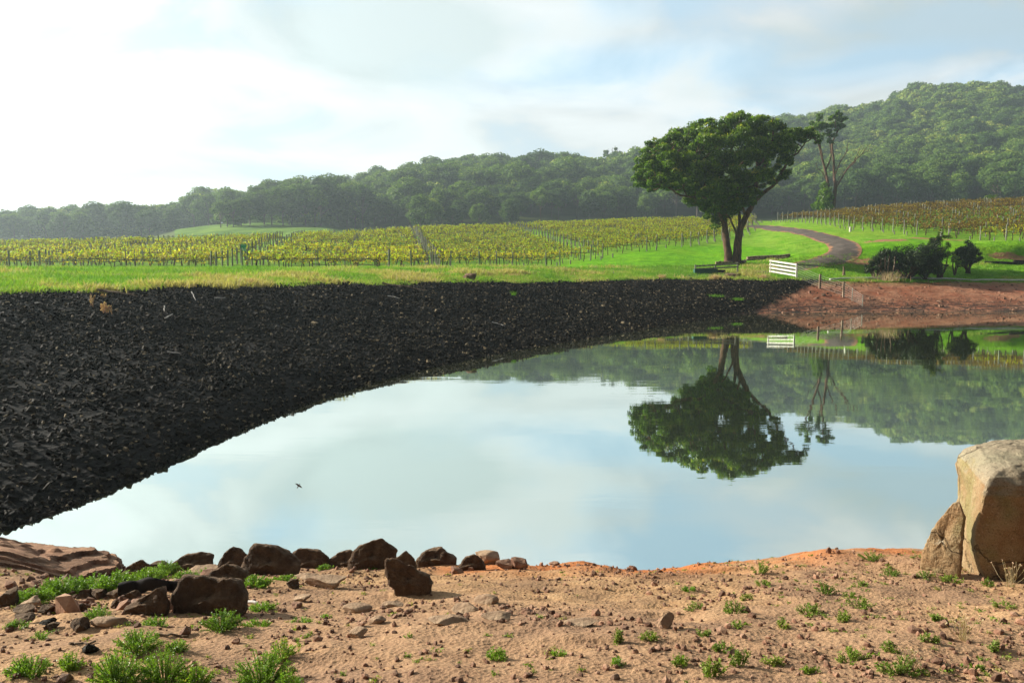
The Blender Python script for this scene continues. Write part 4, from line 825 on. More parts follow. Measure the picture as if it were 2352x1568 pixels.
pm4 = Geo(); tube(pm4, [(0, 0, -.3), (0, 0, 1.62)], .062, 7, .5); PMr = pm4.mesh('post', M_post)
vines = []                                            # x, y, field
def trellis(x0, x1, Y, field, right, block):
    z0 = g1(x0, Y); t = thing('vine_trellis', {'L': 'wire trellis row with weathered posts in the ' + block.replace('block ', '') + ' block of the yellow left vineyard', 'R': 'wire trellis row with tall posts in the brown right vineyard'}[field], 'trellis', (x0, Y, z0), 0, {'L': 'trellis rows of the left vineyard, ' + block, 'R': 'trellis rows of the right vineyard'}[field])
    n = max(1, round((x1 - x0) / 7.2)); xs = np.linspace(x0, x1, n + 1); zz = gz(xs, np.full(len(xs), Y))
    for i, (x, z) in enumerate(zip(xs, zz)):
        end = i in (0, n); m = (PMr if field == 'R' else PM) if end or (field == 'R') else PMt
        o = ob('post', m, t, (x - x0, rng.normal() * .05, z - z0 + (rng.normal() * .05))); o.rotation_euler = (rng.normal() * .02, rng.normal() * .02, rng.uniform(0, 6))
    if right == 1: ob('stay_post', PMs, t, (x1 + 1.1 - x0, .1, g1(x1 + 1.1, Y) - z0))
    if right == -1: ob('stay_post', PMs, t, (-1.1, .1, g1(x0 - 1.1, Y) - z0))
    G = Geo(); xs = np.linspace(x0, x1, max(2, int((x1 - x0) / 4)) + 1); zz = gz(xs, np.full(len(xs), Y))
    for hgt, rr in ((.42, .011), (.90, .012), (1.35, .009)): tube(G, np.stack([xs - x0, 0 * xs, zz - z0 + hgt], 1), rr, 3, .5, False)
    ob('wire', G.mesh('wire', M_wire), t)
for i in range(42):
    Y = 60.5 + ROWG * i; R1 = rightX(Y); L0 = -.72 * Y
    bounds = [L0] + [lineX(k, Y) for k in range(4) if L0 + 6 < lineX(k, Y) < R1 - 3] + [R1]
    for b in range(len(bounds) - 1):
        x0 = bounds[b] + (.6 if b else 0); x1 = bounds[b + 1] - (.6 if b < len(bounds) - 2 else 0); xs = np.arange(x0 + .9, x1 - .4, 1.85)
        cy = np.interp(xs / Y, UD, F[14][0]); ok = Y < cy + 9
        if not ok.any(): continue
        x0 = xs[ok].min() - .9; x1 = xs[ok].max() + .9
        if x1 - x0 < 3: continue
        bn = ['beyond the left post line', 'between the two left post lines', 'between the green sign and the centre post line', 'right of the centre post line', 'nearest the track'][min(4, b + (4 - len(bounds) + 2 if len(bounds) < 6 else 0))] if False else 'block %s' % ['far left', 'left', 'middle', 'centre', 'right'][min(4, int(np.searchsorted([-36.5 + U0 * (Y - 62), -21.2 + U0 * (Y - 62), -6.2 + U0 * (Y - 67), 9.7 + U0 * (Y - 87)], (x0 + x1) / 2)))]
        trellis(x0, x1, Y, 'L', 1 if b == len(bounds) - 2 else 0, bn)
        for x in xs[ok]: vines.append((x + rng.normal() * .12, Y, 0))
for i in range(28):
    Y = 83.5 + 2.1 * i; x0 = float(np.interp(Y, [83.5, 88, 92, 104, 130, 148], [54, 51, 46.2, 44.4, 46.8, 46])); x1 = .76 * Y
    if x1 - x0 < 5: continue
    trellis(x0, x1, Y, 'R', -1, '')
    for x in np.arange(x0 + .9, x1, 1.8): vines.append((x + rng.normal() * .12, Y, 1))
vines = np.array(vines); vz = gz(vines[:, 0], vines[:, 1]); vs = rng.uniform(.78, 1.02, len(vines)); px_ = vines[:, 0] / vines[:, 1]
vord = np.argsort(np.where(np.abs(px_) < .64, vines[:, 1], 999)); vi = vord[:300]; vr = vord[300:]
print('vines', len(vines))
for i in vi:
    k = int(rng.integers(0, 8)); lf = px_[i] * FPX + 1176
    lb = ('yellowing grape vine in the front rows right of the sign', 'vines right of the sign') if lf > 560 else ('yellowing grape vine in the front rows left of the sign', 'vines left of the sign')
    t = thing('grape_vine', lb[0], 'vine', (vines[i, 0], vines[i, 1], vz[i]), 0. if rng.random() < .5 else math.pi, lb[1], float(vs[i])); ob('foliage', VM[k][0], t); ob('stem', VM[k][2], t)
def qtri(G):
    v, f3, f4, ta = G.arrays(); return v, np.concatenate([f3, f4[:, :3], f4[:, [0, 2, 3]]]) if len(f3) else np.concatenate([f4[:, :3], f4[:, [0, 2, 3]]]), ta
flipR = np.array([np.eye(3), rotz(math.pi)])
for fl, nm, mt in ((0, 'left', M_vine), (1, 'right', M_vine2)):
    s = vr[vines[vr, 2] == fl]; P = np.column_stack([vines[s, 0], vines[s, 1], vz[s]]); R = flipR[rng.integers(0, 2, len(s))]; kz_ = rng.integers(0, 8, len(s))
    for part, gi in (('foliage', 0), ('stems', 1)):
        rng_state = rng; st = np.random.default_rng(77 + fl); 
        V_, A_, F_ = [], [], []; n = 0
        for k in range(8):
            q = np.where(kz_ == k)[0]
            if not len(q): continue
            v, f, ta = qtri(VG[k][gi]); w_ = np.einsum('nij,vj->nvi', R[q], v) * vs[s[q]][:, None, None] * (.95 if fl else 1.) + P[q][:, None]
            V_.append(w_.reshape(-1, 3)); A_.append(np.tile(ta, len(q))); F_.append((f[None] + (np.arange(len(q)) * len(v))[:, None, None] + n).reshape(-1, 3)); n += len(v) * len(q)
        me = mk('vines_' + part, np.concatenate(V_), np.concatenate(F_), np.zeros((0, 4), int), mt if gi == 0 else M_vbark, {'tint': np.concatenate(A_)})
        if gi == 0: par = tag(ob('vineyard', me), 'yellow and olive grape vines filling the far rows of the left vineyard' if fl == 0 else 'brown autumn grape vines filling the vineyard on the right slope', 'vines', kind='stuff')
        else: o = ob('vine_stems', me, par); o['kind'] = 'stuff'
# sign
sp_ = hit(561, 616, 50, 120); sb = np.array([ray(561, 600)[0] * 62.5, 62.5, g1(ray(561, 600)[0] * 62.5, 62.5)])
t = thing('sign', 'small green sign with white marks on two thin posts by the vine rows', 'sign', sb); kz2 = 1 / FPX * 62.5
for dx in (-.17, .19): G = Geo(); tube(G, [(dx, 0, -.2), (dx * .6 + .02, 0, 1.9)], .025, 6); ob('post', G.mesh('post', M_post), t)
G = Geo(); box(G, (0, 0, 0), (.42, .02, .58)); brd = ob('board', G.mesh('board', M_sign), t, (0, -.04, 1.80)); brd.rotation_euler = (0, .08, 0)
G = Geo(); box(G, (-.09, -.013, -.12), (.09, .004, .22)); box(G, (-.03, -.013, -.16), (.06, .004, .14)); box(G, (.03, -.013, -.19), (.06, .004, .08)); box(G, (.13, -.013, -.10), (.05, .004, .26)); box(G, (0, -.013, .24), (.34, .004, .02)); ob('white_marks', G.mesh('white_marks', M_signw), brd)
# white buckets by the right vines
for px, py, lb in ((1953, 532, 'small white vine guard at a post of the right vineyard above the track'), (2162, 545, 'white vine guard beside the front post of the right vineyard')):
    h = hit(px, py, 80, 260); G = Geo(); tube(G, [(0, 0, -.05), (0, 0, .35), (.02, 0, .6)], (.15, .15, .12), 10); tag(ob('vine_guard', G.mesh('vine_guard', M_white, True), None, h), lb, 'vine guard')

# ------------------------------------------------------------------ fences, gate, trough, logs, pipe
def on(px, py, lo=50): return hit(px, py, lo, 400)
gl, gr_ = on(1768, 629, 58), on(1829, 640, 58)
t = thing('rail_gate', 'white painted four rail gate panel at the end of the wire fence', 'gate', gr_)
d = gl - gr_; hgt = ppx(gr_[1], 33)
for q, nm in ((0, 'post'), (1, 'post')):
    G = Geo(); c = d * q * .97; box(G, (c[0], c[1], c[2] + hgt * .45), (.11, .11, hgt * 1.12 + .1)); ob('post', G.mesh('post', M_white), t)
for k_ in range(4):
    G = Geo(); zz = hgt * (.20 + .25 * k_); plank(G, d * 1.03 + np.array([0, -.075, zz]), np.array([.05, -.075, zz]) , .035, .14); ob('rail', G.mesh('rail', M_white), t)
# wire fence down the bank
t = thing('wire_fence', 'timber post and wire fence running down the red bank from the white gate', 'fence', gr_)
FP = [gr_, on(1883, 663, 56), on(1937, 683, 56), on(1957, 692, 56), on(1981, 705, 56)]; FHt = [hgt, ppx(60, 34), ppx(60, 36), ppx(59, 31), ppx(58, 28)]
for i in (1, 2, 3, 4):
    G = Geo(); p = FP[i] - gr_; box(G, (p[0], p[1], p[2] + FHt[i] / 2 - .1), (.14 if i < 3 else .045, .14 if i < 3 else .045, FHt[i] + .2)); ob('post', G.mesh('post', M_post if i > 2 else M_logm), t)
G = Geo()
for k_ in range(6):
    tube(G, smooth_path([FP[i] - gr_ + np.array([0, -.09, FHt[i] * (.12 + .155 * k_)]) for i in range(5)], 3), .0055, 4, .5, False)
ob('wire', G.mesh('wire', M_fwire), t)
for px, py, hh in ((1892, 640, 12), (1860, 636, 20)):
    pass
# timber fence and trough by the tree
a_, b_ = on(1597, 630, 58), on(1694, 629, 58); t = thing('timber_fence', 'low grey timber rail fence in front of the big tree', 'fence', b_); d = a_ - b_
for q, hh in ((0, 27), (.53, 20), (1, 22)):
    G = Geo(); c = d * q; box(G, (c[0], c[1], c[2] + ppx(66, hh) / 2 - .05), (.12, .1, ppx(66, hh) + .1)); ob('post', G.mesh('post', M_post), t)
for z0, z1 in ((.86, .68), (.60, .42)):
    G = Geo(); plank(G, np.array([0, -.08, z0]), d + np.array([0, -.08, z1]), .03, .12); ob('rail', G.mesh('rail', M_post), t)
c_ = on(1620, 631, 58); t = thing('trough', 'dark green ribbed metal trough beside the low timber fence', 'trough', c_)
G = Geo(); W = ppx(c_[1], 52); 
for sgn in (-1, 1): box(G, (0, sgn * .28, .24), (W, .03, .44))
for sgn in (-1, 1): box(G, (sgn * (W / 2 - .015), 0, .24), (.03, .53, .44))
box(G, (0, 0, .04), (W - .07, .53, .03))
for k_ in range(4): box(G, (0, -.30, .08 + .1 * k_), (W, .02, .035))
ob('tank', G.mesh('tank', M_green), t); G = Geo(); box(G, (0, -.30, .475), (W + .04, .06, .03)); box(G, (0, .30, .475), (W + .04, .06, .03)); ob('rim', G.mesh('rim', M_green), t)
def log(px, py, L, r_, rz, lb, m=M_logm, name='log', lo=50, cat='log', bend=.04, taper=.8, tilt=0., group=None):
    h = hit(px, py, lo, 400); q = np.random.default_rng(int(px)); n = 7; s = np.linspace(-.5, .5, n) * L; P = np.stack([s * math.cos(rz), s * math.sin(rz), np.full(n, r_ * .85)], 1); P[:, 2] += s * tilt; P[1:-1] += q.normal(size=(n - 2, 3)) * bend * L * .25 * np.array([1, 1, .3])
    P[:, 2] += gz(P[:, 0] + h[0], P[:, 1] + h[1]) - h[2]
    G = Geo(); tube(G, smooth_path(P, 2), np.linspace(r_, r_ * taper, 2 * n - 1), 9); return tag(ob(name, G.mesh(name, m, True), None, h), lb, cat, group)
log(1663, 607, 1.7, .16, .1, 'pale thin log left of the big tree trunk'); log(1654, 610, .6, .26, 1.3, 'short round cut log against the left of the big trunk', cat='log'); log(1707, 606, .9, .22, 1.0, 'cut log with pale end on the right of the big trunk'); log(1700, 609, .7, .20, .3, 'dark cut log lying right of the trunk foot', M_char)
log(1765, 594, 4.4, .19, .05, 'long weathered fallen log on the grass right of the big tree', bend=.05); log(1735, 597, 2.0, .10, .15, 'smaller broken log left of the long fallen log'); log(1795, 595, 1.4, .10, .0, 'thin broken branch right of the long fallen log')
log(1655, 628, .8, .18, .3, 'dark stump end lying beside the green trough', M_char)
h = hit(1938, 633, 58, 90); G = Geo(); tube(G, smooth_path([(0, 0, -.1), (.0, 0, .35), (-.05, 0, .8)], 3), np.linspace(.17, .05, 7), 7); tag(ob('stump', G.mesh('stump', M_logm), None, h), 'broken pointed stump standing on the grass right of the wire fence', 'stump')
PP = [(1906,643),(1950,641),(1990,640),(2050,640),(2103,640),(2150,642),(2235,645),(2352,645),(2500,645)]; P = []
for px, py in PP: h = hit(px, py, 56, 100); P.append([h[0], h[1], h[2] + .06])
P = smooth_path(P, 4); P[:, 2] = np.maximum(P[:, 2], gz(P[:, 0], P[:, 1]) + .06); G = Geo(); tube(G, P - P[0], .075, 8); tag(ob('pipe', G.mesh('pipe', M_pipe, True), None, P[0]), 'long white water pipe lying along the top of the red bank', 'pipe')
for i, (px, py, L, lb) in enumerate([(2080, 612, 5, 'dark edging log behind the round bush'), (2290, 607, 6, 'dark edging log right of the round bush'), (2345, 604, 5, 'dark edging log at the right edge of the picture')]): log(px + 40, py, L, .13, .03, lb, M_char)
for px, py, hh, lb in ((1384+25, 632, 8, 'left of two short dark pegs on the grass crest'), (2225, 611, 9, 'short fence stake in the log edging behind the bushes'),(1616+0, 612, 6, 'short stake on the grass left of the tree')):
    h = on(px, py); G = Geo(); tube(G, [(0, 0, -.1), (0, 0, ppx(h[1], hh))], .035, 5); tag(ob('stake', G.mesh('stake', M_post), None, h), lb, 'stake')
rock_thing(120, 1078, 645, 32, 15, M_rock, 'brown rounded rock on the grassy crest of the dam', .8, 8, .05); rock_thing(121, 575, 655, 26, 10, M_rock, 'small dark clump of stone at the top of the dark bank', .8, 8, .05)
rock_thing(122, 1690, 640, 40, 10, M_rock, 'dark rock at the top of the dam bank below the green trough', .8, 8, .05)
# driftwood on the dark stones
for i, (px, py, L, rz, tl, lb) in enumerate([(445,688,.42,-.9,-.35,'bright bleached stick on the dark stones left of centre'),(378,718,.25,-1.2,-.4,'short white stick lower left on the dark stones'),(388,735,.36,1.3,.2,'curved pale twig on the dark stones below the short white stick'),(505,692,.38,.6,.25,'pale forked twig on the dark stones'),(930,663,2.2,.05,.0,'long grey branch along the top of the dark bank'),(905,688,.6,-.2,.05,'pale crooked stick below the long grey branch'),(1145,750,.6,-.2,.0,'thin pale twig low on the dark bank'),(270,682,1.3,-.08,.0,'long dark branch near the dry stalks'),(400,820,.3,.3,.1,'small bleached stick in the middle of the dark bank'),(88,705,.16,.6,.2,'small white chip of wood at the upper left of the bank')]):
    log(px, py, L, .02 if i not in (4, 7) else .045, rz, lb, M_bleach if i not in (4, 7) else M_logm, 'stick', 9, 'stick', .12, .5, tl).location.z += .10
# charred wood in the foreground
t = log(345, 1358, .40, .035, .15, 'black charred branch lying between the left rocks', M_char, 'charred_branch', 3, 'branch', .14, .5); t.scale = (1, 1, 1.9)
log(575, 1385, .12, .012, -.4, 'small curved white stick beside the biggest rock', M_bleach, 'stick', 3, 'stick'); log(395, 1462, .16, .006, .25, 'thin brown twig on the sand below the biggest rock', M_logm, 'stick', 3, 'stick', .3); log(190,1480,.11,.006,.5,'thin twig on the sand beside the small black rock',M_logm,'stick',3,'stick',.3)

# ------------------------------------------------------------------ shrubs on the far bank
def shrub(px, py, wpx, hpx, m, lb, seed, n=16, lsz=.10, name='shrub', cnt=330, airy=0., Y=None, trunk=True, lowz=.1):
    h = hit(px, py, 56, 120); 
    if Y: h = np.array([ray(px, py)[0] * Y, Y, g1(ray(px, py)[0] * Y, Y)])
    W = ppx(h[1], wpx) / 2; Hh = ppx(h[1], hpx) * 1.15; W *= 1.1; r = np.random.default_rng(seed); t = thing(name, lb, 'shrub', h); T_ = Geo(); G = Geo()
    for i in range(n):
        a = r.uniform(0, 6.28); q = math.sqrt(r.random()) * .8; z = Hh * (lowz + (1 - lowz) * (1 - q * q) ** .5 * r.uniform(.35, .9)); rr = W * r.uniform(.22, .34); c = np.array([math.cos(a) * W * q, math.sin(a) * W * q * .8, min(z, Hh - rr * .6)])
        tube(T_, smooth_path([(r.normal() * .1, r.normal() * .1, -.1), c * .5 + r.normal(size=3) * .08, c], 3), np.linspace(.05, .012, 7), 5, .5, False)
        for k_ in range(3):
            o = r.normal(size=3) * rr * .5; leaves(G, c + o, (rr * .7, rr * .7, rr * .55), int(cnt / 3 * (1 - airy)), lsz, r, .45, .35, (.0, .9))
    ob('stem', T_.mesh('stem', M_vbark), t); ob('foliage', G.mesh('foliage', m), t); return t
def spiky():
    h = hit(2036, 641, 56, 100); t = thing('cabbage_tree', 'clump of spiky palm like plants with pale stems on the red bank', 'cabbage tree', h); k = .366 / FPX * h[1]; r = np.random.default_rng(8)
    for (x0, x1, z1) in ((845, 805, 1105), (850, 845, 1095), (860, 872, 1090), (880, 925, 1095), (845, 790, 1125)):
        P = smooth_path([((x0 - 860) * k, r.normal() * .1, -.1), ((x0 * .5 + x1 * .5 - 860) * k, 0, .9), ((x1 - 860) * k, r.normal() * .2, (1252 - z1) * k)], 4); G = Geo(); tube(G, P, .05, 7); s = ob('stem', G.mesh('stem', M_logm, True), t)
        G = Geo(); c = P[-1]
        for j in range(95):
            d = r.normal(size=3); d[2] = abs(d[2]) * .9 - .35; d /= np.linalg.norm(d); L_ = r.uniform(.45, .75); s_ = np.cross(d, [0, 0, 1]); s_ /= np.linalg.norm(s_) + 1e-6; s_ *= .022
            a1 = c + d * L_ * .5 + np.array([0, 0, .04]); a2 = c + d * L_ + np.array([0, 0, -.30 * L_]); c0 = c - np.array([0, 0, r.uniform(0, .35)])
            G.add(np.array([c0 - s_, c0 + s_, a1 + s_, a1 - s_]), [[0, 1, 2, 3]], r.uniform(.1, .8)); G.add(np.array([a1 - s_, a1 + s_, a2]), [[0, 1, 2]], r.uniform(.1, .8))
        ob('leaf_head', G.mesh('leaf_head', M_dark), t)
spiky()
shrub(2085, 640, 135, 66, M_dark, 'wide dark dense bush behind the spiky plants', 21, 26, .09, cnt=520); shrub(2010, 640, 44, 42, M_dark, 'small dark bush left of the spiky plants', 22, 10, .08, cnt=420)
shrub(2158, 640, 62, 94, M_gum, 'airy small tree between the dark bush and the round bush', 23, 15, .08, 'small_tree', 260, .2, lowz=.35); shrub(2222, 628, 74, 66, M_dark, 'round upright dark bush standing alone on the right', 24, 20, .08, cnt=420, lowz=.15); shrub(2192, 632, 30, 46, M_gum, 'thin pale bush leaning on the airy small tree', 25, 8, .07, cnt=200)
shrub(2125, 642, 60, 40, M_dark, 'low dark bush at the foot of the airy small tree', 26, 10, .08, cnt=360)
sh = shrub(2280, 468, 40, 26, M_for, 'dark round tree behind the crest of the right vineyard', 27, 14, .25, 'hedge_tree', 300, Y=152)

# ------------------------------------------------------------------ grasses
def blade_clump(seed, n, h, spread, wd, dry):
    r = np.random.default_rng(seed); V, F_, A = [], [], []
    for i in range(n):
        b = np.array([r.normal() * spread, r.normal() * spread, 0]); d = np.array([r.normal() * .35, r.normal() * .35, 1.]); L_ = h * r.uniform(.5, 1.1); a = r.uniform(0, 6.28); s = np.array([math.cos(a), math.sin(a), 0]) * wd
        m_ = b + d * L_ * .55; e = b + d * L_ + np.array([d[0], d[1], -.15]) * L_ * .4; k = len(V); V += [b - s, b + s, m_ + s * .7, m_ - s * .7, e]; F_ += [[k, k+1, k+2], [k, k+2, k+3], [k+3, k+2, k+4]]; A += [dry + r.uniform(-.15, .15)] * 5
    return np.array(V), np.array(F_), np.array(A)
TF = [blade_clump(600 + i, 9, .16, .10, .011, .0) for i in range(6)]
Nt = 26000; uu = rng.uniform(-.72, .72, Nt); ky, _, _ = knots(uu); a0, a1 = ky[:, 10] - .4, ky[:, 11] + 4; YY = a0 + (a1 - a0) * rng.random(Nt) ** 1.3; XX = uu * YY
dryn = fbm(XX * .35, YY * .35, 1., 3); rght = uu > .33; sc_t = rng.uniform(.6, 1.6, Nt) * np.where(YY > 60, 1.2, 1.) * np.where(rght, .7, 1) * (1 + .6 * (dryn > .5)); tn = np.clip(.42 + .5 * dryn + rng.uniform(-.2, .2, Nt) - .35 * rght - .22 * np.clip((YY - a0) / (a1 - a0), 0, 1) + .2, .05, 1)
v, f3, f4, a = merge_inst(TF, np.column_stack([XX, YY, gz(XX, YY) - .02]), fc[rng.integers(0, 200, Nt)], sc_t, tn)
tag(ob('grass', mk('grass', v, f3, f4, M_tuft, {'tint': a})), 'rough green and straw coloured grass along the crest of the dam', 'grass', kind='stuff')
def tussock(px, py, wpx, hpx, lb, seed, n=160, m=M_dryst, lo=20, group=None, tint=.5, name='grass_tussock'):
    h = hit(px, py, lo, 400); W = ppx(h[1], wpx); v, f, a = blade_clump(seed, n, ppx(h[1], hpx), W * .22, .012, tint)
    return tag(ob(name, mk(name, v, f, np.zeros((0, 4), int), m, {'tint': np.clip(a, 0, 1)}), None, h), lb, 'grass tussock', group)
tussock(2040, 645, 60, 26, 'straw coloured grass tussock at the foot of the spiky plants', 31, 260, tint=.7); tussock(575, 655, 34, 18, 'brown grass tuft at the top of the dark bank left of centre', 32); tussock(1180, 634, 40, 8, 'reddish dry grass patch below the first vine posts', 33, 120); tussock(430, 660, 36, 10, 'dry tuft on the crest edge above the bleached stick', 34); tussock(1640, 642, 24, 14, 'dry tuft below the green trough', 35); tussock(1520, 641, 20, 14, 'dry tuft on the crest right of centre', 36); tussock(1752, 640, 20, 12, 'dry tuft in front of the white gate', 37); tussock(1690, 690, 40, 8, 'green grass tuft among the dark stones below the gate', 38, 120, M_tuft, tint=.1); tussock(1640, 682, 40, 8, 'green grass tuft among the dark stones left of the fence', 39, 120, M_tuft, tint=.1); tussock(1180, 680, 12, 14, 'small green weed high on the dark stones', 40, 40, M_tuft, tint=.2)
def stalks(pxs, lb, seed):
    h0 = hit(pxs[0][0], pxs[0][2], 10, 60); r = np.random.default_rng(seed); G = Geo()
    for px, top, bot in pxs:
        h = hit(px, bot, 10, 60); Hh = ppx(h[1], bot - top)
        for j in range(5):
            o = h - h0 + r.normal(size=3) * np.array([.05, .05, 0]); e = o + np.array([r.normal() * .05, 0, Hh * r.uniform(.7, 1)]); tube(G, [o, e], .006, 3, .3, False)
            for q in range(26): 
                c = o + (e - o) * r.uniform(.3, 1); leaves(G, c, (.03, .03, .04), 1, .022, r, .6, .2, (.1, .9))
    return tag(ob('dry_weed', G.mesh('dry_weed', M_dryst), None, h0), lb, 'dry weed')
stalks([(212, 674, 705)], 'single pinkish dry flower stalk on the upper left dark stones', 41); stalks([(237, 692, 718), (243, 695, 720), (250, 699, 722)], 'clump of pinkish dry flower stalks right of the single stalk on the dark stones', 42); stalks([(234, 676, 684)], 'tiny dry flower head just above the clump of pinkish stalks', 43)
# ------------------------------------------------------------------ foreground plants
def succulent(px, py, wpx, hpx, lb, seed, m=M_succ, dry=0., dens=1., name='green_plant', lsz=.011):
    h = shore(px, py - 1); W = ppx(h[1], wpx) / 2; Hh = ppx(h[1], hpx); r = np.random.default_rng(seed); T_ = Geo(); G = Geo(); n = int(np.clip(dens * 32 * (W / .1) ** 1.3, 12, 240))
    h[1] += W * .5; h[2] = g1(h[0], h[1]); P, Tn, Sz, Dr = [], [], [], []
    for i in range(n):
        a = r.uniform(0, 6.28); q = math.sqrt(r.random()); b = np.array([math.cos(a), math.sin(a) * .8, 0]) * W * q * .35; e = np.array([math.cos(a) * W * q, math.sin(a) * W * q * .8, Hh * (.92 - .62 * q * q) * r.uniform(.6, 1.05)]); b[2] = gz([h[0] + b[0]], [h[1] + b[1]])[0] - h[2] - .01
        mid = (b + e) / 2 + np.array([0, 0, Hh * .08]); tube(T_, [b, mid, e], (.003, .0025, .0015), 3, .6, False); nl = int(22 + Hh * 150)
        for k in np.linspace(.25, 1, nl): c = (b * (1 - k) ** 2 + 2 * mid * k * (1 - k) + e * k * k); P.append(c + r.normal(size=3) * .0035); Tn.append(np.clip(r.uniform(.1, .55) + dry * r.uniform(0, .9) + (.3 if r.random() < .06 else 0), 0, 1)); Dr.append((e - b))
    P = np.array(P); n = len(P); Dr = np.array(Dr); Dr /= np.linalg.norm(Dr, axis=1)[:, None]; s = r.normal(size=(n, 3)); s -= (s * Dr).sum(1)[:, None] * Dr * .7; s /= np.linalg.norm(s, axis=1)[:, None]; a = s * .8 + Dr * .55; a /= np.linalg.norm(a, axis=1)[:, None]; b = np.cross(a, r.normal(size=(n, 3))); b /= np.linalg.norm(b, axis=1)[:, None]
    L_ = lsz * r.uniform(.7, 1.35, n)[:, None]; V = np.stack([P, P + a * L_ * .6 + b * L_ * .27, P + a * L_ * 1.25, P + a * L_ * .6 - b * L_ * .27], 1).reshape(-1, 3)
    G.add(V, np.arange(4 * n).reshape(n, 4), np.repeat(Tn, 4)); t = thing(name, lb, 'plant', h); ob('foliage', G.mesh('foliage', m), t); ob('stem', T_.mesh('stem', M_weed), t)
SU = [(500,1452,104,58,0,'round green bushy plant in front of the biggest rock'),(218,1424,72,44,0,'green bushy plant left of the wedge shaped rock'),(46,1556,108,66,0,'feathery green plant in the lower left corner'),(155,1545,64,54,.35,'dull reddish green plant right of the corner plant'),
 (250,1590,150,96,.1,'large green plant at the bottom edge on the left'),(300,1512,120,60,.3,'reddish topped plant behind the large bottom plants'),(360,1575,140,92,.05,'dense green plant at the bottom edge beside the reddish topped plant'),(440,1580,90,50,.4,'low brownish green plant at the bottom between two green plants'),(400,1500,60,26,.2,'low plant spreading right of the reddish topped plant'),(590,1580,150,96,.05,'tall bright green plant at the bottom edge below the tilted rock'),(645,1520,74,54,.5,'brown and green plant at the right of the bright bottom plant'),(660,1590,60,60,.2,'plant at the bottom edge just right of the bright bottom plant'),
 (352,1438,66,26,0,'small bright plant at the foot of the wedge shaped rock'),(32,1450,54,18,0,'flat bright green tuft at the left edge below the rubble'),(88,1470,44,22,.1,'small light green plant on the sand left'),(520,1332,60,14,0,'thin green growth on top of the rounded rock'),
 (60,1388,96,44,0,'bright green plant at the left end of the shoreline patch'),(120,1376,130,50,0,'bright green plant second from the left in the shoreline patch'),(190,1366,120,48,0,'bright green plant in the middle of the shoreline patch'),(255,1366,110,56,0,'tall bright green plant in the shoreline patch by the charred wood'),(330,1340,100,40,0,'bright green plant behind the charred branch'),(375,1322,60,36,0,'bright green plant climbing beside the wide low rock'),(425,1338,60,34,0,'bright green plant between the pale slab and the biggest rock'),(470,1334,50,30,0,'bright green plant left of the rounded rock'),
 (580,1352,76,34,0,'bright green plant right of the biggest rock top'),(650,1334,60,16,.2,'low green plant at the foot of the large dark angular rock'),(845,1308,70,12,0,'bright grass like growth at the foot of the domed rock'),(600,1405,70,16,.2,'flat green weed right of the biggest rock'),(585,1440,60,12,.1,'flat green weed on the sand right of the round plant'),(745,1310,40,14,.1,'small green plant between two shoreline rocks'),
 (1140,1520,52,32,.15,'small bright weed on the sand near the bottom centre'),(1285,1510,36,20,.1,'smaller bright weed right of the bottom centre weed'),(1415,1535,42,26,.1,'bright weed below the dry sprig near the bottom'),(1583,1360,32,13,.0,'small bright weed below the orange shore right of centre'),(745,1422,34,10,.1,'tiny flat weed below the thin flat slab'),(690,1430,60,12,.3,'faint flat weed left of the short flat slab')]
for i, (px, py, wd, hh, dr, lb) in enumerate(SU): succulent(px, py, wd * 1.15, hh, lb, 700 + i, M_succ, dr, 1.5 if wd > 50 else .9, lsz=.011 if py < 1400 else .0075)
WE = [(1750,1322,52,34,.1,'leafy olive weed on the rim of the orange shore'),(1757,1348,48,18,.3,'pale low weed just below the rim weed'),(1902,1368,66,36,.3,'olive bushy weed right of the rim weed'),(1690,1410,60,44,.35,'tallest olive weed on the middle right soil'),(1718,1380,44,20,.6,'dry low weed above the tallest olive weed'),(1600,1402,60,16,.6,'dry low weed left of the tallest olive weed'),(1870,1415,76,34,.5,'sprawling weed left of the dry grey weed'),(1985,1400,80,22,.2,'green low weed cluster on the right soil'),(1960,1375,60,14,.1,'flat green weed above the low cluster'),(2010,1290,70,24,.3,'thin weed near the rim left of the boulder'),(2050,1325,60,18,.2,'weed on the soil left of the boulder foot'),(1940,1430,50,26,.5,'thin brown weed in the right middle'),(2275,1348,44,24,0.,'bright weed at the foot of the tall boulder'),(2195,1342,60,22,.2,'weed against the left foot of the boulder'),(2130,1330,60,16,.6,'reddish dry weed left of the boulder'),
 (1420,1480,22,42,.8,'dry upright sprig on the bare soil'),(1500,1475,60,14,.6,'low dry weed below the lone pale stone'),(1565,1535,50,26,.4,'olive weed near the bottom right of centre'),(1640,1566,76,60,.2,'olive green weed at the bottom edge right of centre'),(1705,1535,66,52,.4,'leafy weed right of the bottom edge weed'),(1665,1500,56,22,.5,'low weed behind the leafy weed'),(1780,1530,60,22,.6,'dry weed right of the leafy weed'),(1868,1548,50,14,.1,'flat green weed at the bottom right'),(1970,1525,96,34,.25,'wide green weed at the lower right'),(2080,1556,110,52,.3,'largest green weed at the bottom right'),(2050,1500,50,30,.7,'dry sprig cluster above the largest bottom right weed'),(2140,1480,50,26,.6,'small dry weed below the dry grey weed'),(2240,1540,60,16,.3,'flat weed near the bottom right corner'),(2290,1500,50,24,.7,'dry weed near the right edge'),(2160,1430,44,18,.3,'small weed left of the dry grey weed'),(1800,1445,60,16,.6,'low reddish weed in the right middle'),(1620,1462,50,14,.6,'low dry weed below the tallest olive weed'),(1980,1350,50,12,.2,'flat weed just below the rim on the right'),(2310,1400,60,12,.5,'flat weed right of the boulder shadow'),(1700,1445,60,16,.5,'flat weed under the tallest olive weed')]
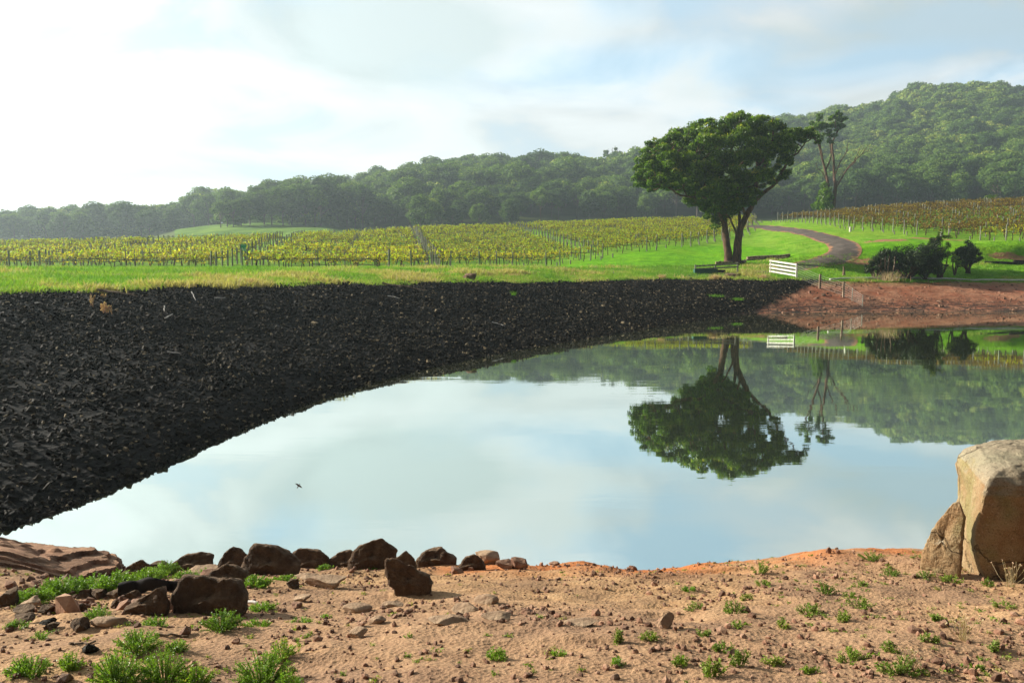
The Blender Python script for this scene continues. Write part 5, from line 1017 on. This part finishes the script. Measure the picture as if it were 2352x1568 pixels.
for i, (px, py, wd, hh, dr, lb) in enumerate(WE): succulent(px, py, wd, hh, lb, 800 + i, M_weed, dr, .55, 'weed', .010)
for (px, py, wd, hh, lb, sd) in [(2212, 1470, 60, 80, 'tall thin grey dry weed right of centre on the right soil', 51), (2318, 1348, 56, 66, 'thin dry stalks in front of the dark face of the boulder', 52), (2090, 1535, 50, 60, 'thin dry stalks rising from the largest bottom right weed', 53)]:
    h = hit(px, py); W = ppx(h[1], wd); r = np.random.default_rng(sd); G = Geo()
    for i in range(26 if py < 1500 else 22):
        b = np.array([r.normal() * W * .07, r.normal() * W * .14, -.01]); e = b + np.array([r.normal() * W * .25, r.normal() * W * .2, ppx(h[1], hh) * r.uniform(.4, 1)]); m_ = (b + e) / 2 + r.normal(size=3) * .008; tube(G, [b, m_, e], .0014, 3, .8, False)
        leaves(G, e, (.008, .008, .012), 5, .006, r, .6, .2, (.5, 1.))
    tag(ob('dry_weed', G.mesh('dry_weed', M_dryst), None, h), lb, 'dry weed')
# tiny ground cover on the soil
Ns = 1500; uu = rng.uniform(-.72, .72, Ns); yy = rng.uniform(3.0, 8.4, Ns); xx = uu * yy; cl = fbm(xx * .9 + 5, yy * .9, 7., 2); k = rng.random(Ns) < np.clip(.25 + cl + .35 * (uu > .2), .03, 1) * np.where((uu > -.28) & (uu < .18), .35, 1); xx, yy = xx[k], yy[k]
SM = []
for i in range(5):
    G = Geo(); r = np.random.default_rng(900 + i); leaves(G, (0, 0, .006), (.03, .03, .010), 34, .007, r, .5, .1, (.1, 1.)); v, f3, f4, ta = G.arrays(); SM.append((v, np.concatenate([f4[:, :3], f4[:, [0, 2, 3]]]), ta - .4))
v, f3, f4, a = merge_inst(SM, np.column_stack([xx, yy, gz(xx, yy)]), fc[rng.integers(0, 200, len(xx))], rng.uniform(.4, 1.3, len(xx)), rng.uniform(.1, .8, len(xx)))
tag(ob('ground_cover', mk('ground_cover', v, f3, f4, M_weed, {'tint': a})), 'tiny creeping weeds scattered over the sandy soil', 'ground cover', kind='stuff')

# ------------------------------------------------------------------ bird gliding low over the water
def bird():
    p = pt(686, 1115, 9.); G = Geo(); v, f = ICO[2]; b = v * np.array([.045, .016, .016]); b[:, 0] += .0; G.add(b, f, .3); G.add(v * np.array([.016, .013, .013]) + np.array([.048, 0, .004]), f, .3)
    G.add(np.array([[.062, -.003, .003], [.062, .003, .003], [.076, 0, .002]]), [[0, 1, 2]], .2); G.add(np.array([[-.03, -.008, 0], [-.03, .008, 0], [-.085, .016, .002], [-.07, 0, .001]]), [[0, 1, 2, 3]], .2); G.add(np.array([[-.03, -.008, 0], [-.07, 0, .001], [-.085, -.016, .002]]), [[0, 1, 2]], .2)
    t = thing('bird', 'small dark swallow banking low above the water', 'bird', p); ob('body', G.mesh('body', M_bird, True), t)
    for s in (-1, 1):
        G = Geo(); W = np.array([[.025, s * .01, .004], [.035, s * .05, .012], [.0, s * .12, .014], [-.012, s * .05, .008], [-.02, s * .01, .002]]); W2 = W + np.array([0, 0, -.003]); V = np.vstack([W, W2])
        G.add(V, [[0,1,2],[0,2,3],[0,3,4],[5,7,6],[5,8,7],[5,9,8]], .3); G.add(V, [[0,5,6,1],[1,6,7,2],[2,7,8,3],[3,8,9,4]], .3); ob('wing', G.mesh('wing', M_bird), t)
    t.rotation_euler = (math.radians(70), math.radians(-55), math.radians(20)); t.scale = (.42,) * 3
bird()
# ------------------------------------------------------------------ haze
G = Geo(); box(G, (0, 470, 66), (6200, 1100, 146)); vm = bpy.data.materials.new('haze'); vm.use_nodes = True; g = NT(vm.node_tree)
g.n('ShaderNodeOutputMaterial', {'Volume': g.n('ShaderNodeVolumePrincipled', {'Color': (.76, .93, 1., 1), 'Density': .00060, 'Anisotropy': .5}).outputs[0]})
tag(ob('haze', G.mesh('haze', vm)), 'thin morning haze paling the far hills', 'haze', kind='stuff')
